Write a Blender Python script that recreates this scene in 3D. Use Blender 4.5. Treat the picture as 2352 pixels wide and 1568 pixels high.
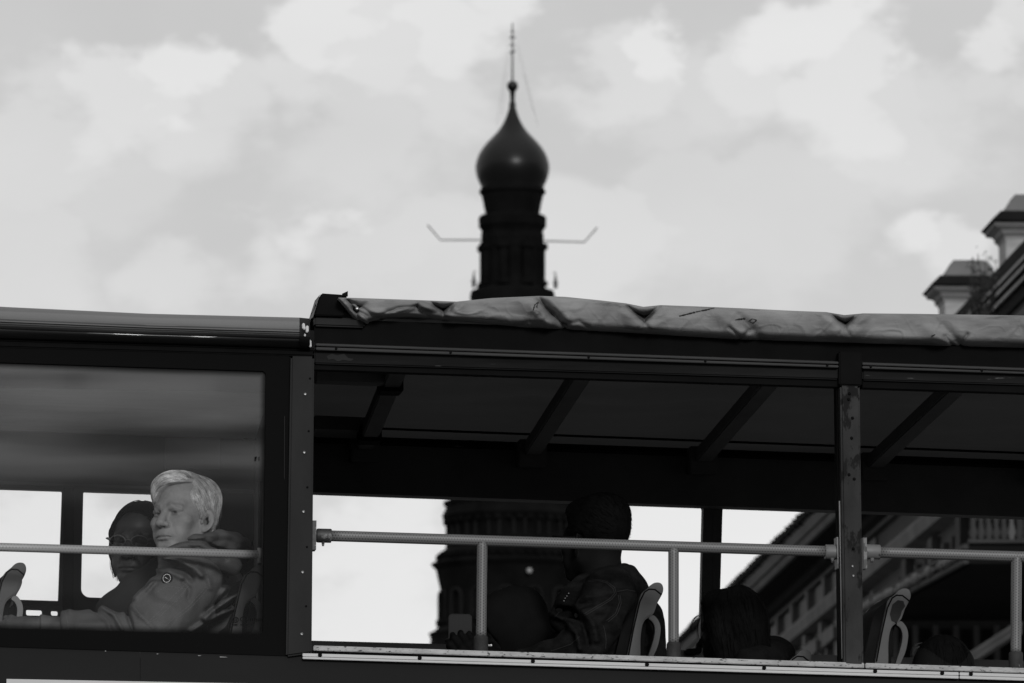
import bpy, bmesh, math, random
import numpy as np
from mathutils import Vector, Matrix
from mathutils.bvhtree import BVHTree
from mathutils.geometry import tessellate_polygon

for o in list(bpy.data.objects): bpy.data.objects.remove(o)
rng = np.random.default_rng(7); random.seed(7)
SC = bpy.context.scene; COL = SC.collection

# ------------------------------------------------------------------ camera
FPX, CX, CY, HZ = 14800., 1176., 784., 2650.
YAW = math.radians(6.0); PIT = math.atan((HZ-CY)/FPX)
CAMP = np.array([0, 0, 1.7]); Y0 = 18.4            # Y0: plane of the bus's near side
cd = bpy.data.cameras.new('camera'); cam = bpy.data.objects.new('camera', cd); COL.objects.link(cam)
cam.location = CAMP; cam.rotation_euler = (math.pi/2+PIT, 0, -YAW)
cd.sensor_width = 36; cd.lens = 36*FPX/2352; cd.clip_start = .1; cd.clip_end = 5000
cd.dof.use_dof = True; cd.dof.focus_distance = 18.75; cd.dof.aperture_fstop = 15; cd.dof.aperture_blades = 0
SC.camera = cam
SC.cycles.use_denoising = True; SC.cycles.max_bounces = 10; SC.cycles.transparent_max_bounces = 16
SC.cycles.caustics_reflective = False; SC.cycles.caustics_refractive = False
SC.cycles.sample_clamp_indirect = 6
SC.view_settings.view_transform = 'Standard'; SC.view_settings.look = 'None'
SC.view_settings.exposure = 0; SC.view_settings.gamma = 1

Fw = np.array([math.sin(YAW)*math.cos(PIT), math.cos(YAW)*math.cos(PIT), math.sin(PIT)])
Rt = np.array([math.cos(YAW), -math.sin(YAW), 0]); Up = np.cross(Rt, Fw)
def ray(x, y): return Fw*FPX+Rt*(x-CX)-Up*(y-CY)
def at(x, y, off=0.):                                # point of the photograph -> place on a plane of the bus
    d = ray(x, y); return CAMP+d*((Y0+off)/d[1])
def far(x, y, dist):                                 # ... -> place at a distance in metres
    return CAMP+ray(x, y)*(dist/FPX)

# ------------------------------------------------------------------ sky and sun
SUN_EL, SUN_AZ = math.radians(19), math.radians(174)   # azimuth from +Y towards +X: behind the camera, to the right
W = bpy.data.worlds.new('World'); SC.world = W; W.use_nodes = True
nt = W.node_tree; nt.nodes.clear()
def wn(t, **k):
    n = nt.nodes.new(t)
    for a, b in k.items(): setattr(n, a, b)
    return n
def wl(a, b): nt.links.new(a, b)
def wmath(op, a, b=None, clamp=False):
    n = wn('ShaderNodeMath', operation=op); n.use_clamp = clamp
    for i, v in enumerate((a, b)):
        if v is None: continue
        if isinstance(v, (int, float)): n.inputs[i].default_value = v
        else: wl(v, n.inputs[i])
    return n.outputs[0]
out = wn('ShaderNodeOutputWorld'); bg = wn('ShaderNodeBackground'); bg.inputs['Strength'].default_value = .1
sky = wn('ShaderNodeTexSky'); sky.sky_type = 'NISHITA'; sky.sun_disc = False
sky.sun_elevation = SUN_EL; sky.sun_rotation = SUN_AZ; sky.air_density = 1; sky.dust_density = 2
bw = wn('ShaderNodeRGBToBW'); wl(sky.outputs[0], bw.inputs[0])
tc = wn('ShaderNodeTexCoord'); DIR = tc.outputs['Generated']
wm_ = wn('ShaderNodeMapping'); wm_.inputs['Scale'].default_value = (1, 1, 1.7); wl(DIR, wm_.inputs[0])      # clouds wider than tall
def wnoise(scale, detail, rough=.5, dist=0.):
    n = wn('ShaderNodeTexNoise'); n.inputs['Scale'].default_value = scale; n.inputs['Detail'].default_value = detail
    n.inputs['Roughness'].default_value = rough; n.inputs['Distortion'].default_value = dist
    wl(wm_.outputs[0], n.inputs['Vector']); return n.outputs[0]
nA = wnoise(22, 9, .55, .2); nB = wnoise(11, 4, .5); nC = wnoise(90, 5, .5)
wob = wmath('ADD', wmath('MULTIPLY', wmath('SUBTRACT', nA, .5), 1.7), wmath('MULTIPLY', wmath('SUBTRACT', nC, .5), .8))
# cloud puffs: (direction, radius, brightness)
PUFF = [(385, 215, 170, 1.), (290, 290, 190, .7), (500, 300, 230, .55), (735, 150, 170, .9), (640, 240, 190, .6), (860, 200, 200, .7), (1050, 130, 170, .9), (1010, 250, 240, .55), (760, 350, 320, .4),
        (1480, 140, 130, 1.), (1420, 220, 180, .6), (1640, 230, 200, .4), (1860, 100, 190, 1.), (1760, 190, 190, .7), (1960, 230, 240, .8), (2080, 330, 240, .5), (2270, 150, 160, .8), (2330, 90, 140, .6), (2240, 260, 220, .45),
        (720, 540, 150, .75), (640, 600, 200, .55), (480, 660, 240, .4), (830, 620, 240, .4), (110, 400, 250, .4), (60, 620, 260, .35), (2150, 560, 130, .8), (2240, 600, 140, .6), (1340, 600, 230, .45), (1560, 480, 240, .3), (1820, 560, 240, .3), (950, 680, 260, .35), (300, 480, 220, .25),
        (820, 1400, 420, .6), (1560, 1330, 330, .7), (60, 1250, 330, .85), (300, 1250, 250, .85)]
wnz = wn('ShaderNodeTexNoise'); wnz.inputs['Scale'].default_value = 38; wnz.inputs['Detail'].default_value = 6; wnz.inputs['Roughness'].default_value = .55; wl(wm_.outputs[0], wnz.inputs['Vector'])
wv1 = wn('ShaderNodeVectorMath', operation='SUBTRACT'); wl(wnz.outputs['Color'], wv1.inputs[0]); wv1.inputs[1].default_value = (.5, .5, .5)
wv2 = wn('ShaderNodeVectorMath', operation='SCALE'); wl(wv1.outputs[0], wv2.inputs[0]); wv2.inputs['Scale'].default_value = .030
wv3 = wn('ShaderNodeVectorMath', operation='ADD'); wl(DIR, wv3.inputs[0]); wl(wv2.outputs[0], wv3.inputs[1]); WD = wv3.outputs[0]
acc = None
sepz = wn('ShaderNodeSeparateXYZ'); wl(DIR, sepz.inputs[0])
for px, py, r, s in PUFF:
    r *= 1.2
    d = ray(px, py); d = d/np.linalg.norm(d)
    tp_ = wn('ShaderNodeMapRange'); wl(sepz.outputs[2], tp_.inputs[0]); tp_.inputs[1].default_value = d[2]-.9*r/FPX; tp_.inputs[2].default_value = d[2]+.35*r/FPX; tp_.inputs[3].default_value = 1.1; tp_.inputs[4].default_value = .52
    vm = wn('ShaderNodeVectorMath', operation='DISTANCE'); wl(WD, vm.inputs[0]); vm.inputs[1].default_value = d
    q = wmath('SUBTRACT', 1.0, wmath('DIVIDE', vm.outputs['Value'], r/FPX))
    q = wmath('MULTIPLY', q, 1.0)
    q = wmath('ADD', q, wob)
    sm = wn('ShaderNodeMapRange', interpolation_type='SMOOTHSTEP'); wl(q, sm.inputs[0]); sm.inputs[1].default_value = .2; wl(tp_.outputs[0], sm.inputs[2]); sm.inputs[4].default_value = s
    acc = sm.outputs[0] if acc is None else wmath('MAXIMUM', acc, sm.outputs[0])
lowb = wmath('ADD', 6.0, wmath('MULTIPLY', wmath('SUBTRACT', nB, .5), .6))
lowb = wmath('ADD', lowb, wmath('MULTIPLY', wmath('SUBTRACT', nA, .5), .9))
glow = wn('ShaderNodeMapRange', interpolation_type='SMOOTHSTEP'); wl(sepz.outputs[2], glow.inputs[0])
glow.inputs[1].default_value = .05; glow.inputs[2].default_value = .17; glow.inputs[3].default_value = 1.35; glow.inputs[4].default_value = 0
cl = wmath('ADD', wmath('ADD', lowb, wmath('MULTIPLY', acc, 2.1)), glow.outputs[0])
front = wn('ShaderNodeMapRange', interpolation_type='SMOOTHSTEP'); wl(sepz.outputs[1], front.inputs[0])   # mask: unseen sky behind the camera gets its own made-up brightness
front.inputs[1].default_value = -.35; front.inputs[2].default_value = .25; front.inputs[3].default_value = 0; front.inputs[4].default_value = 1
backsky = wn('ShaderNodeMapRange', interpolation_type='SMOOTHSTEP'); wl(sepz.outputs[2], backsky.inputs[0])     # added: unseen low sky darkened to cut reflections, brighter above to light faces
backsky.inputs[1].default_value = .13; backsky.inputs[2].default_value = .22; backsky.inputs[3].default_value = .2; backsky.inputs[4].default_value = .85
top = wn('ShaderNodeMapRange', interpolation_type='SMOOTHSTEP'); wl(sepz.outputs[2], top.inputs[0])  # unseen high sky behind the camera brightened to light the bus from above
top.inputs[1].default_value = .5; top.inputs[2].default_value = .95; top.inputs[3].default_value = 1.1; top.inputs[4].default_value = 1.7
fm = wmath('ADD', front.outputs[0], wmath('MULTIPLY', wmath('SUBTRACT', 1.0, front.outputs[0]), wmath('MULTIPLY', backsky.outputs[0], top.outputs[0])))
cl = wmath('MULTIPLY', cl, fm)
mx = wmath('ADD', wmath('MULTIPLY', bw.outputs[0], .07), wmath('MULTIPLY', cl, .93))
wl(mx, bg.inputs['Color']); wl(bg.outputs[0], out.inputs[0])

sl = bpy.data.lights.new('sun', 'SUN'); sl.energy = 1.45; sl.angle = math.radians(11); sl.color = (1, 1, 1)
so = bpy.data.objects.new('sun', sl); COL.objects.link(so); so.location = (0, 0, 60)
sd = Vector((math.sin(SUN_AZ)*math.cos(SUN_EL), math.cos(SUN_AZ)*math.cos(SUN_EL), math.sin(SUN_EL)))
so.rotation_euler = sd.to_track_quat('Z', 'Y').to_euler()

# ------------------------------------------------------------------ materials (the photograph is black and white: all greys)
def mat(name, v, rough=.5, spec=.5, var=0., scale=6., stretch=(1, 1, 1), bump=0., bscale=60., metal=0., stain=None, dots=None, attr=False, transl=0., weave=0., coat=0., dark=.4, ridge=None):
    m = bpy.data.materials.new(name); m.use_nodes = True; t = m.node_tree; N = t.nodes; L = t.links
    b = N['Principled BSDF']; b.inputs['Roughness'].default_value = rough; b.inputs['Metallic'].default_value = metal
    b.inputs['Specular IOR Level'].default_value = spec; b.inputs['Base Color'].default_value = (v, v, v, 1)
    if coat: b.inputs['Coat Weight'].default_value = coat; b.inputs['Coat Roughness'].default_value = .08
    co = N.new('ShaderNodeTexCoord'); mp = N.new('ShaderNodeMapping'); mp.inputs['Scale'].default_value = stretch
    L.new(co.outputs['Object'], mp.inputs[0])
    def noise(sc, det=5, r=.55):
        n = N.new('ShaderNodeTexNoise'); n.inputs['Scale'].default_value = sc; n.inputs['Detail'].default_value = det; n.inputs['Roughness'].default_value = r
        L.new(mp.outputs[0], n.inputs['Vector']); return n.outputs[0]
    def mth(op, a, c=None, cl=False):
        n = N.new('ShaderNodeMath'); n.operation = op; n.use_clamp = cl
        for i, x in enumerate((a, c)):
            if x is None: continue
            if isinstance(x, (int, float)): n.inputs[i].default_value = x
            else: L.new(x, n.inputs[i])
        return n.outputs[0]
    val = None; hgt = None
    if var:
        val = mth('MULTIPLY', mth('ADD', 1, mth('MULTIPLY', mth('SUBTRACT', noise(scale), .5), 2*var*2)), v)
        val = mth('MAXIMUM', val, v*.15)
    if attr:
        a = N.new('ShaderNodeAttribute'); a.attribute_name = 'tone'
        val = mth('MULTIPLY', val if val is not None else v, a.outputs['Fac'])
    if stain:
        th, sc, sv, soft = stain
        mr = N.new('ShaderNodeMapRange'); L.new(noise(sc, 8, .62), mr.inputs[0]); mr.inputs[1].default_value = th; mr.inputs[2].default_value = th+soft
        src = val if val is not None else v
        val = mth('ADD', mth('MULTIPLY', mth('SUBTRACT', 1, mr.outputs[0]), src), mth('MULTIPLY', mr.outputs[0], sv))
    if weave:
        wv = N.new('ShaderNodeTexNoise'); wv.inputs['Scale'].default_value = 420; wv.inputs['Detail'].default_value = 2; L.new(co.outputs['Object'], wv.inputs['Vector'])
        val = mth('MULTIPLY', val if val is not None else v, mth('ADD', 1, mth('MULTIPLY', mth('SUBTRACT', wv.outputs[0], .5), weave)))
    if dots:
        p, q = dots
        uv = N.new('ShaderNodeSeparateXYZ'); L.new(co.outputs['UV'], uv.inputs[0])
        bb = mth('DIVIDE', uv.outputs[1], q); row = mth('FLOOR', bb)
        aa = mth('ADD', mth('DIVIDE', uv.outputs[0], p), mth('MULTIPLY', mth('MODULO', row, 2.), .5))
        dx = mth('SUBTRACT', mth('FRACT', aa), .5); dy = mth('SUBTRACT', mth('FRACT', bb), .5)
        r2 = mth('ADD', mth('MULTIPLY', dx, dx), mth('MULTIPLY', dy, dy))
        mr = N.new('ShaderNodeMapRange'); mr.interpolation_type = 'SMOOTHSTEP'; L.new(r2, mr.inputs[0]); mr.inputs[1].default_value = .02; mr.inputs[2].default_value = .08
        val = mth('MULTIPLY', val if val is not None else v, mth('ADD', dark, mth('MULTIPLY', mr.outputs[0], 1-dark))); hgt = mr.outputs[0]
    if val is not None: L.new(val, b.inputs['Base Color'])
    if bump or hgt is not None:
        bn = N.new('ShaderNodeBump'); bn.inputs['Strength'].default_value = bump if bump else .25; bn.inputs['Distance'].default_value = .004 if hgt is None else .0012
        L.new(hgt if hgt is not None else noise(bscale, 6), bn.inputs['Height']); L.new(bn.outputs[0], b.inputs['Normal'])
    if ridge:
        rn = N.new('ShaderNodeTexNoise'); rn.noise_type = 'RIDGED_MULTIFRACTAL'; rn.inputs['Scale'].default_value = ridge[0]; rn.inputs['Detail'].default_value = 3; rn.inputs['Roughness'].default_value = .45; rn.inputs['Distortion'].default_value = .6
        rm = N.new('ShaderNodeMapping'); rm.inputs['Scale'].default_value = ridge[2]; L.new(co.outputs['Object'], rm.inputs[0]); L.new(rm.outputs[0], rn.inputs['Vector'])
        rb_ = N.new('ShaderNodeBump'); rb_.inputs['Strength'].default_value = .8; rb_.inputs['Distance'].default_value = ridge[1]; L.new(rn.outputs[0], rb_.inputs['Height'])
        if b.inputs['Normal'].links: L.new(b.inputs['Normal'].links[0].from_socket, rb_.inputs['Normal'])
        L.new(rb_.outputs[0], b.inputs['Normal'])
    if transl:
        tr = N.new('ShaderNodeBsdfTranslucent'); tr.inputs[0].default_value = (v, v, v, 1)
        ms = N.new('ShaderNodeMixShader'); ms.inputs[0].default_value = transl
        L.new(b.outputs[0], ms.inputs[1]); L.new(tr.outputs[0], ms.inputs[2]); L.new(ms.outputs[0], N['Material Output'].inputs[0])
    return m

M = {}
M['black'] = mat('black_rubber', .007, .8, .03, .2, 9)
M['inner_black'] = mat('dark_inner_panel', .07, .7, .2, .25, 5)
M['frit'] = mat('black_glazing_border', .006, .7, .02)
M['roofp'] = mat('dark_glossy_roof_paint', .022, .35, .3, .3, 5, (.25, 6, 6), .12, 30, coat=.2)
M['pillar'] = mat('worn_dark_paint', .02, .6, .1, .25, 5, (2, 2, .7), .2, 18, stain=(.7, 9, .14, .05))
M['post'] = mat('rusty_dark_paint', .03, .6, .08, .5, 5, (2, 2, 1), .35, 20, stain=(.56, 11, .008, .05))
M['beam'] = mat('scuffed_beam_paint', .012, .7, .06, .5, 4, (.6, 4, 6), .2, 25, stain=(.66, 16, .15, .06))
M['gutter'] = mat('dull_aluminium', .03, .5, .15, .3, 6, (.5, 6, 6))
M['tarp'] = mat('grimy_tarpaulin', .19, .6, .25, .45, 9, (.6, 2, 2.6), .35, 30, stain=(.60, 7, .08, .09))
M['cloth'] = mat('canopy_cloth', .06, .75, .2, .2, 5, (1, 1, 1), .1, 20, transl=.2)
M['sill'] = mat('rusted_metal_trim', .36, .5, .4, .3, 22, (1, 1, 2.5), .2, 60, stain=(.57, 70, .03, .07))
M['strip'] = mat('white_plastic_trim', .5, .4, .5, .1, 3, (.7, 2, 4), stain=(.72, 9, .05, .04))
M['rail'] = mat('dimpled_rail_coating', .14, .45, .5, .1, 6, dots=(.0082, .0078), dark=.12)
M['railin'] = mat('dimpled_rail_inside', .42, .4, .5, .05, 6, dots=(.0095, .0098), dark=.62)
M['bracket'] = mat('chipped_bracket_paint', .15, .5, .5, .2, 12, bump=.2, stain=(.5, 13, .035, .02))
M['socket'] = mat('dark_rusty_socket', .025, .7, .3, .4, 25, bump=.5, bscale=90, stain=(.66, 60, .12, .04))
M['body'] = mat('dark_body_paint', .016, .6, .06, .12, 3, (.5, 1, 2), .05, 14)
M['ceiling'] = mat('grey_ceiling_panel', .8, .3, .6, .45, 2.6, (.3, 2.2, 3), .08, 5)
M['lampcover'] = mat('pale_ceiling_panel', .13, .35, .5, .06, 5)
M['seat'] = mat('grey_seat_plastic', .1, .5, .15, .12, 8, bump=.08, bscale=70, stain=(.74, 30, .04, .05))
M['seatlight'] = mat('pale_seat_handle', .1, .35, .5, .1, 8)
M['cushion'] = mat('dark_seat_fabric', .012, .9, .05, .2, 20)
M['steel'] = mat('bright_screw_steel', .4, .25, .5, metal=.6)
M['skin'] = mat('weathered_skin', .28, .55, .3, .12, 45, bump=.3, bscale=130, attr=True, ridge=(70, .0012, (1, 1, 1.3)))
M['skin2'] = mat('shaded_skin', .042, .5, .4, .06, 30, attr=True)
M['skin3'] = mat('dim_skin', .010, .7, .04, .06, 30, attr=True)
M['grey_hair'] = mat('silver_hair', .72, .42, .5, .3, 60, attr=True)
M['black_hair'] = mat('black_hair', .005, .75, .03, .3, 60, attr=True)
M['canvas'] = mat('canvas_jacket_cloth', .10, .8, .2, .3, 9, bump=.25, bscale=38, weave=.45, ridge=(7, .06, (1, 1, 1.5)))
M['canvas_dark'] = mat('charcoal_coat_cloth', .028, .85, .2, .18, 9, bump=.2, bscale=38)
M['denim'] = mat('dark_denim', .011, .9, .04, .55, 22, (1, 1, 2.2), .3, 60, weave=1.1, ridge=(10, .025, (1, 1, 1.4)))
M['thread'] = mat('seam_thread', .17, .8, .2)
M['dullthread'] = mat('dull_seam_thread', .035, .8, .2)
M['darkcloth'] = mat('black_cloth', .007, .9, .1, .3, 14, bump=.25, bscale=30, ridge=(9, .03, (1, 1, 1)))
M['hoodcloth'] = mat('charcoal_hood_cloth', .009, .9, .05, .2, 12, bump=.2, bscale=26, ridge=(6, .03, (1, 1, .5)))
M['gl_frame'] = mat('glasses_metal', .13, .35, .4)
M['phone'] = mat('black_phone_case', .008, .4, .1)
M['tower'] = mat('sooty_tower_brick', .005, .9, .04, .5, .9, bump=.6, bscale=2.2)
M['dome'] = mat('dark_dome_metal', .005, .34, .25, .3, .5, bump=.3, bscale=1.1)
M['gilt'] = mat('dull_gilt_metal', .1, .4, .5)
M['lamp_white'] = mat('white_lamp_glass', .8, .3, .5)
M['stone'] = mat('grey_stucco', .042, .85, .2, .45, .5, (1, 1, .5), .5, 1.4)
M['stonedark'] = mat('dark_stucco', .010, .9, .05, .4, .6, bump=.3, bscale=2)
M['stonelight'] = mat('pale_stucco_trim', .10, .8, .25, .35, 1.1, (1, 1, .6), .4, 2)
M['roofdark'] = mat('dark_roof_sheet', .010, .9, .04, .4, .7)
M['roofseam'] = mat('grey_roof_moulding', .09, .5, .4, .4, .6)
M['chimney'] = mat('pale_chimney_render', .36, .85, .2, .25, 2, (1, 1, 4), .4, 6)
M['chimneycap'] = mat('grey_chimney_cap', .13, .7, .3, .15, 2)
M['winglass'] = mat('dark_window_glass', .008, .5, .05)
M['towerlamp'] = mat('dull_lamp_glass', .3, .4, .3)
M['bark'] = mat('dark_bark', .03, .9, .2, .3, 4)
M['leaf'] = mat('dark_leaf', .04, .7, .2, .4, 1.5)
M['ground'] = mat('pale_stone_paving', .14, .9, .2, .3, 1.5, bump=.3, bscale=40)
M['cosy'] = mat('blue_jeans', .05, .9, .1)
def glassmat():
    m = bpy.data.materials.new('window_glass'); m.use_nodes = True; t = m.node_tree; N = t.nodes; L = t.links; N.clear()
    o = N.new('ShaderNodeOutputMaterial'); tr = N.new('ShaderNodeBsdfTransparent'); tr.inputs[0].default_value = (.93, .93, .93, 1)
    gl = N.new('ShaderNodeBsdfGlossy'); gl.inputs['Roughness'].default_value = .06
    fr = N.new('ShaderNodeFresnel'); fr.inputs[0].default_value = 1.45
    mm = N.new('ShaderNodeMath'); mm.operation = 'MULTIPLY'; mm.inputs[1].default_value = .55; L.new(fr.outputs[0], mm.inputs[0])
    m1 = N.new('ShaderNodeMixShader'); L.new(mm.outputs[0], m1.inputs[0]); L.new(tr.outputs[0], m1.inputs[1]); L.new(gl.outputs[0], m1.inputs[2])
    # pale streaked film: street reflection painted into the pane's upper part
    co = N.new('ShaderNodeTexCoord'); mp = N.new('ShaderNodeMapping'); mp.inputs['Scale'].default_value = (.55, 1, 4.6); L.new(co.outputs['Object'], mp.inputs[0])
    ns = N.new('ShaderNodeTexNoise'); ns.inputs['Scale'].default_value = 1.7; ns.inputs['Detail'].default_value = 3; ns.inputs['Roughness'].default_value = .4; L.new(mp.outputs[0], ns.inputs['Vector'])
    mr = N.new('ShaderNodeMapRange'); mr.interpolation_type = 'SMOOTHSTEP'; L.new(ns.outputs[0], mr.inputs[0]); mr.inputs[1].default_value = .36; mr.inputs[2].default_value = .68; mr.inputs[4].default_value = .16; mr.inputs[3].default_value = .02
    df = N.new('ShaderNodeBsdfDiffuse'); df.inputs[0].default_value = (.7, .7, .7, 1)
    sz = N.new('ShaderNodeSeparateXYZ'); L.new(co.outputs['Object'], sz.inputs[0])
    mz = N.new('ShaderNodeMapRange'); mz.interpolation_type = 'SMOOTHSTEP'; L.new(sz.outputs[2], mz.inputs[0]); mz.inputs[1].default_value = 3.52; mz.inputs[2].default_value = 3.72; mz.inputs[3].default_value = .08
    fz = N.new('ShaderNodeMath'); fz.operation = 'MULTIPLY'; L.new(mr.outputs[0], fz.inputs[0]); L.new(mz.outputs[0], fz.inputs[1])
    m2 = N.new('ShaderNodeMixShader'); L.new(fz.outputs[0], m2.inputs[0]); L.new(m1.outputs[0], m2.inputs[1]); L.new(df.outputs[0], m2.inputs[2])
    # printed border dots thin out towards the clear glass: attribute 'frit'
    at_ = N.new('ShaderNodeAttribute'); at_.attribute_name = 'frit'
    bk = N.new('ShaderNodeBsdfDiffuse'); bk.inputs[0].default_value = (.008, .008, .008, 1)
    m3 = N.new('ShaderNodeMixShader'); L.new(at_.outputs['Fac'], m3.inputs[0]); L.new(m2.outputs[0], m3.inputs[1]); L.new(bk.outputs[0], m3.inputs[2])
    L.new(m3.outputs[0], o.inputs[0]); return m
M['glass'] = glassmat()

# ------------------------------------------------------------------ object helpers
BASE = {}
def base_of(o):
    while o.parent: o = o.parent
    return BASE.get(o.name, np.zeros(3))
def thing(name, label, cat, base=(0, 0, 0), group=None):
    o = bpy.data.objects.new(name, None); COL.objects.link(o); o.empty_display_size = .2
    o.location = base; BASE[o.name] = np.array(base, float); tag(o, label, cat, group); return o
def tag(o, label, cat, group=None):
    o['label'] = label; o['category'] = cat
    if group: o['group'] = group
def mesh(name, V, Fc, m, parent=None, smooth=False, base=None, tone=None, uv=None):
    """one mesh object from points in world space"""
    V = np.asarray(V, float)
    b = base_of(parent) if parent else (np.array(base, float) if base is not None else np.zeros(3))
    me = bpy.data.meshes.new(name); me.from_pydata((V-b).tolist(), [], [list(map(int, f)) for f in Fc])
    me.materials.append(M[m] if isinstance(m, str) else m)
    if smooth: me.polygons.foreach_set('use_smooth', [True]*len(me.polygons))
    if tone is not None:
        a = me.attributes.new('tone', 'FLOAT', 'POINT'); a.data.foreach_set('value', np.asarray(tone, np.float32))
    elif 'tone' not in me.attributes:
        pass
    o = bpy.data.objects.new(name, me); COL.objects.link(o)
    if uv is not None:
        ul = me.uv_layers.new(name='UVMap')
        ul.data.foreach_set('uv', np.asarray(uv, np.float32).ravel())
    if parent: o.parent = parent
    else:
        o.location = b; BASE[o.name] = b
    me.update(); return o
class MB:
    def __init__(s): s.V = []; s.F = []
    def add(s, V, F):
        n = len(s.V); s.V += [np.asarray(v, float) for v in V]; s.F += [[i+n for i in f] for f in F]; return s
    def loft(s, secs, cap=True, closed=True):
        k = len(secs[0]); V = [p for sec in secs for p in sec]; F = []
        for i in range(len(secs)-1):
            for j in range(k if closed else k-1):
                a, b = i*k+j, i*k+(j+1) % k; F.append([a, b, b+k, a+k])
        if cap and closed: F.append(list(range(k))[::-1]); F.append([(len(secs)-1)*k+j for j in range(k)])
        return s.add(V, F)
    def slab(s, quad, off, depth):                  # four photo points TL TR BR BL on a bus plane, pushed back by depth
        f = [at(x, y, off) for x, y in quad]; b = [p+np.array([0, depth, 0]) for p in f]
        return s.add(f+b, [[3, 2, 1, 0], [4, 5, 6, 7], [0, 1, 5, 4], [1, 2, 6, 5], [2, 3, 7, 6], [3, 0, 4, 7]])
    def box(s, lo, hi):
        x, y, z = lo; X, Y, Z = hi
        return s.add([(x, y, z), (X, y, z), (X, y, Z), (x, y, Z), (x, Y, z), (X, Y, z), (X, Y, Z), (x, Y, Z)],
                     [[0, 1, 2, 3], [5, 4, 7, 6], [0, 4, 5, 1], [1, 5, 6, 2], [2, 6, 7, 3], [3, 7, 4, 0]])
    def tube(s, pts, r, n=10, cap=True):
        pts = [np.asarray(p, float) for p in pts]; rr = r if hasattr(r, '__len__') else [r]*len(pts); secs = []
        up = None
        for i, p in enumerate(pts):
            t = pts[min(i+1, len(pts)-1)]-pts[max(i-1, 0)]; t = t/(np.linalg.norm(t)+1e-12)
            if up is None: up = np.array([0, 0, 1.]) if abs(t[2]) < .9 else np.array([0, 1., 0])
            a = np.cross(t, up); a /= np.linalg.norm(a)+1e-12; b = np.cross(a, t); up = b
            secs.append([p+rr[i]*(a*math.cos(2*math.pi*j/n)+b*math.sin(2*math.pi*j/n)) for j in range(n)])
        return s.loft(secs, cap)
    def sphere(s, c, r, n=10):
        c = np.asarray(c, float); secs = []
        for i in range(n+1):
            a = math.pi*i/n; secs.append([c+r*np.array([math.sin(a)*math.cos(2*math.pi*j/n), math.sin(a)*math.sin(2*math.pi*j/n), math.cos(a)])*1. for j in range(n)])
        secs[0] = [c+np.array([1e-4*math.cos(2*math.pi*j/n), 1e-4*math.sin(2*math.pi*j/n), r]) for j in range(n)]
        secs[-1] = [c+np.array([1e-4*math.cos(2*math.pi*j/n), 1e-4*math.sin(2*math.pi*j/n), -r]) for j in range(n)]
        return s.loft(secs)
    def split(s, name, m, parent=None, **k):
        """each separate piece becomes a part of its own"""
        par = list(range(len(s.V)))
        def fd(a):
            while par[a] != a: par[a] = par[par[a]]; a = par[a]
            return a
        for f in s.F:
            for q in f[1:]: par[fd(q)] = fd(f[0])
        gr = {}
        for f in s.F: gr.setdefault(fd(f[0]), []).append(f)
        res = []
        for fs in gr.values():
            ids = sorted({q for f in fs for q in f}); mp = {q: i for i, q in enumerate(ids)}; p = MB(); p.add([s.V[q] for q in ids], [[mp[q] for q in f] for f in fs]); res.append(p.build(name, m, parent, **k))
        return res[0]
    def build(s, name, m, parent=None, smooth=False, bevel=0., base=None, tone=None, auto=None):
        o = mesh(name, s.V, s.F, m, parent, smooth, base, tone)
        bm = bmesh.new(); bm.from_mesh(o.data); bmesh.ops.recalc_face_normals(bm, faces=bm.faces)
        if bevel: bmesh.ops.bevel(bm, geom=[e for e in bm.edges if len(e.link_faces) == 2 and e.calc_face_angle(0) > .5], offset=bevel, segments=2, affect='EDGES', clamp_overlap=True)
        if auto:
            for f in bm.faces: f.smooth = True
            for e in bm.edges:
                if len(e.link_faces) == 2 and e.calc_face_angle(0) > auto: e.smooth = False
        bm.to_mesh(o.data); bm.free(); o.data.update(); return o
def rounded2(quad, r, n=6):
    q = [np.array(p, float) for p in quad]; res = []
    for i in range(4):
        p, a, b = q[i], q[i-1], q[(i+1) % 4]; rr = r[i] if hasattr(r, '__len__') else r
        if rr < .5: res.append(p); continue
        u = (a-p)/np.linalg.norm(a-p)*rr; v = (b-p)/np.linalg.norm(b-p)*rr
        for k in range(n+1):
            t = k/n*math.pi/2; res.append(p+u*(1-math.sin(t))+v*(1-math.cos(t)))
    return res
def plate(mb, outer, holes, off, depth):
    loops = [[at(x, y, off) for x, y in lp] for lp in [outer]+holes]
    flat = [p for lp in loops for p in lp]
    tri = tessellate_polygon([[Vector((p[0], p[2], 0)) for p in lp] for lp in loops])
    n = len(flat); V = flat+[p+np.array([0, depth, 0]) for p in flat]; F = [list(t) for t in tri]+[[i+n for i in t][::-1] for t in tri]
    k = 0
    for lp in loops:
        for j in range(len(lp)):
            a, b = k+j, k+(j+1) % len(lp); F.append([a, b, b+n, a+n])
        k += len(lp)
    return mb.add(V, F)
def ln(p, q):                                        # straight line in the photograph: y as a function of x
    return lambda x: p[1]+(q[1]-p[1])*(x-p[0])/(q[0]-p[0])
def hband(mb, x0, x1, top, bot, off, depth):
    return mb.slab([(x0, top(x0)), (x1, top(x1)), (x1, bot(x1)), (x0, bot(x0))], off, depth)
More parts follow.
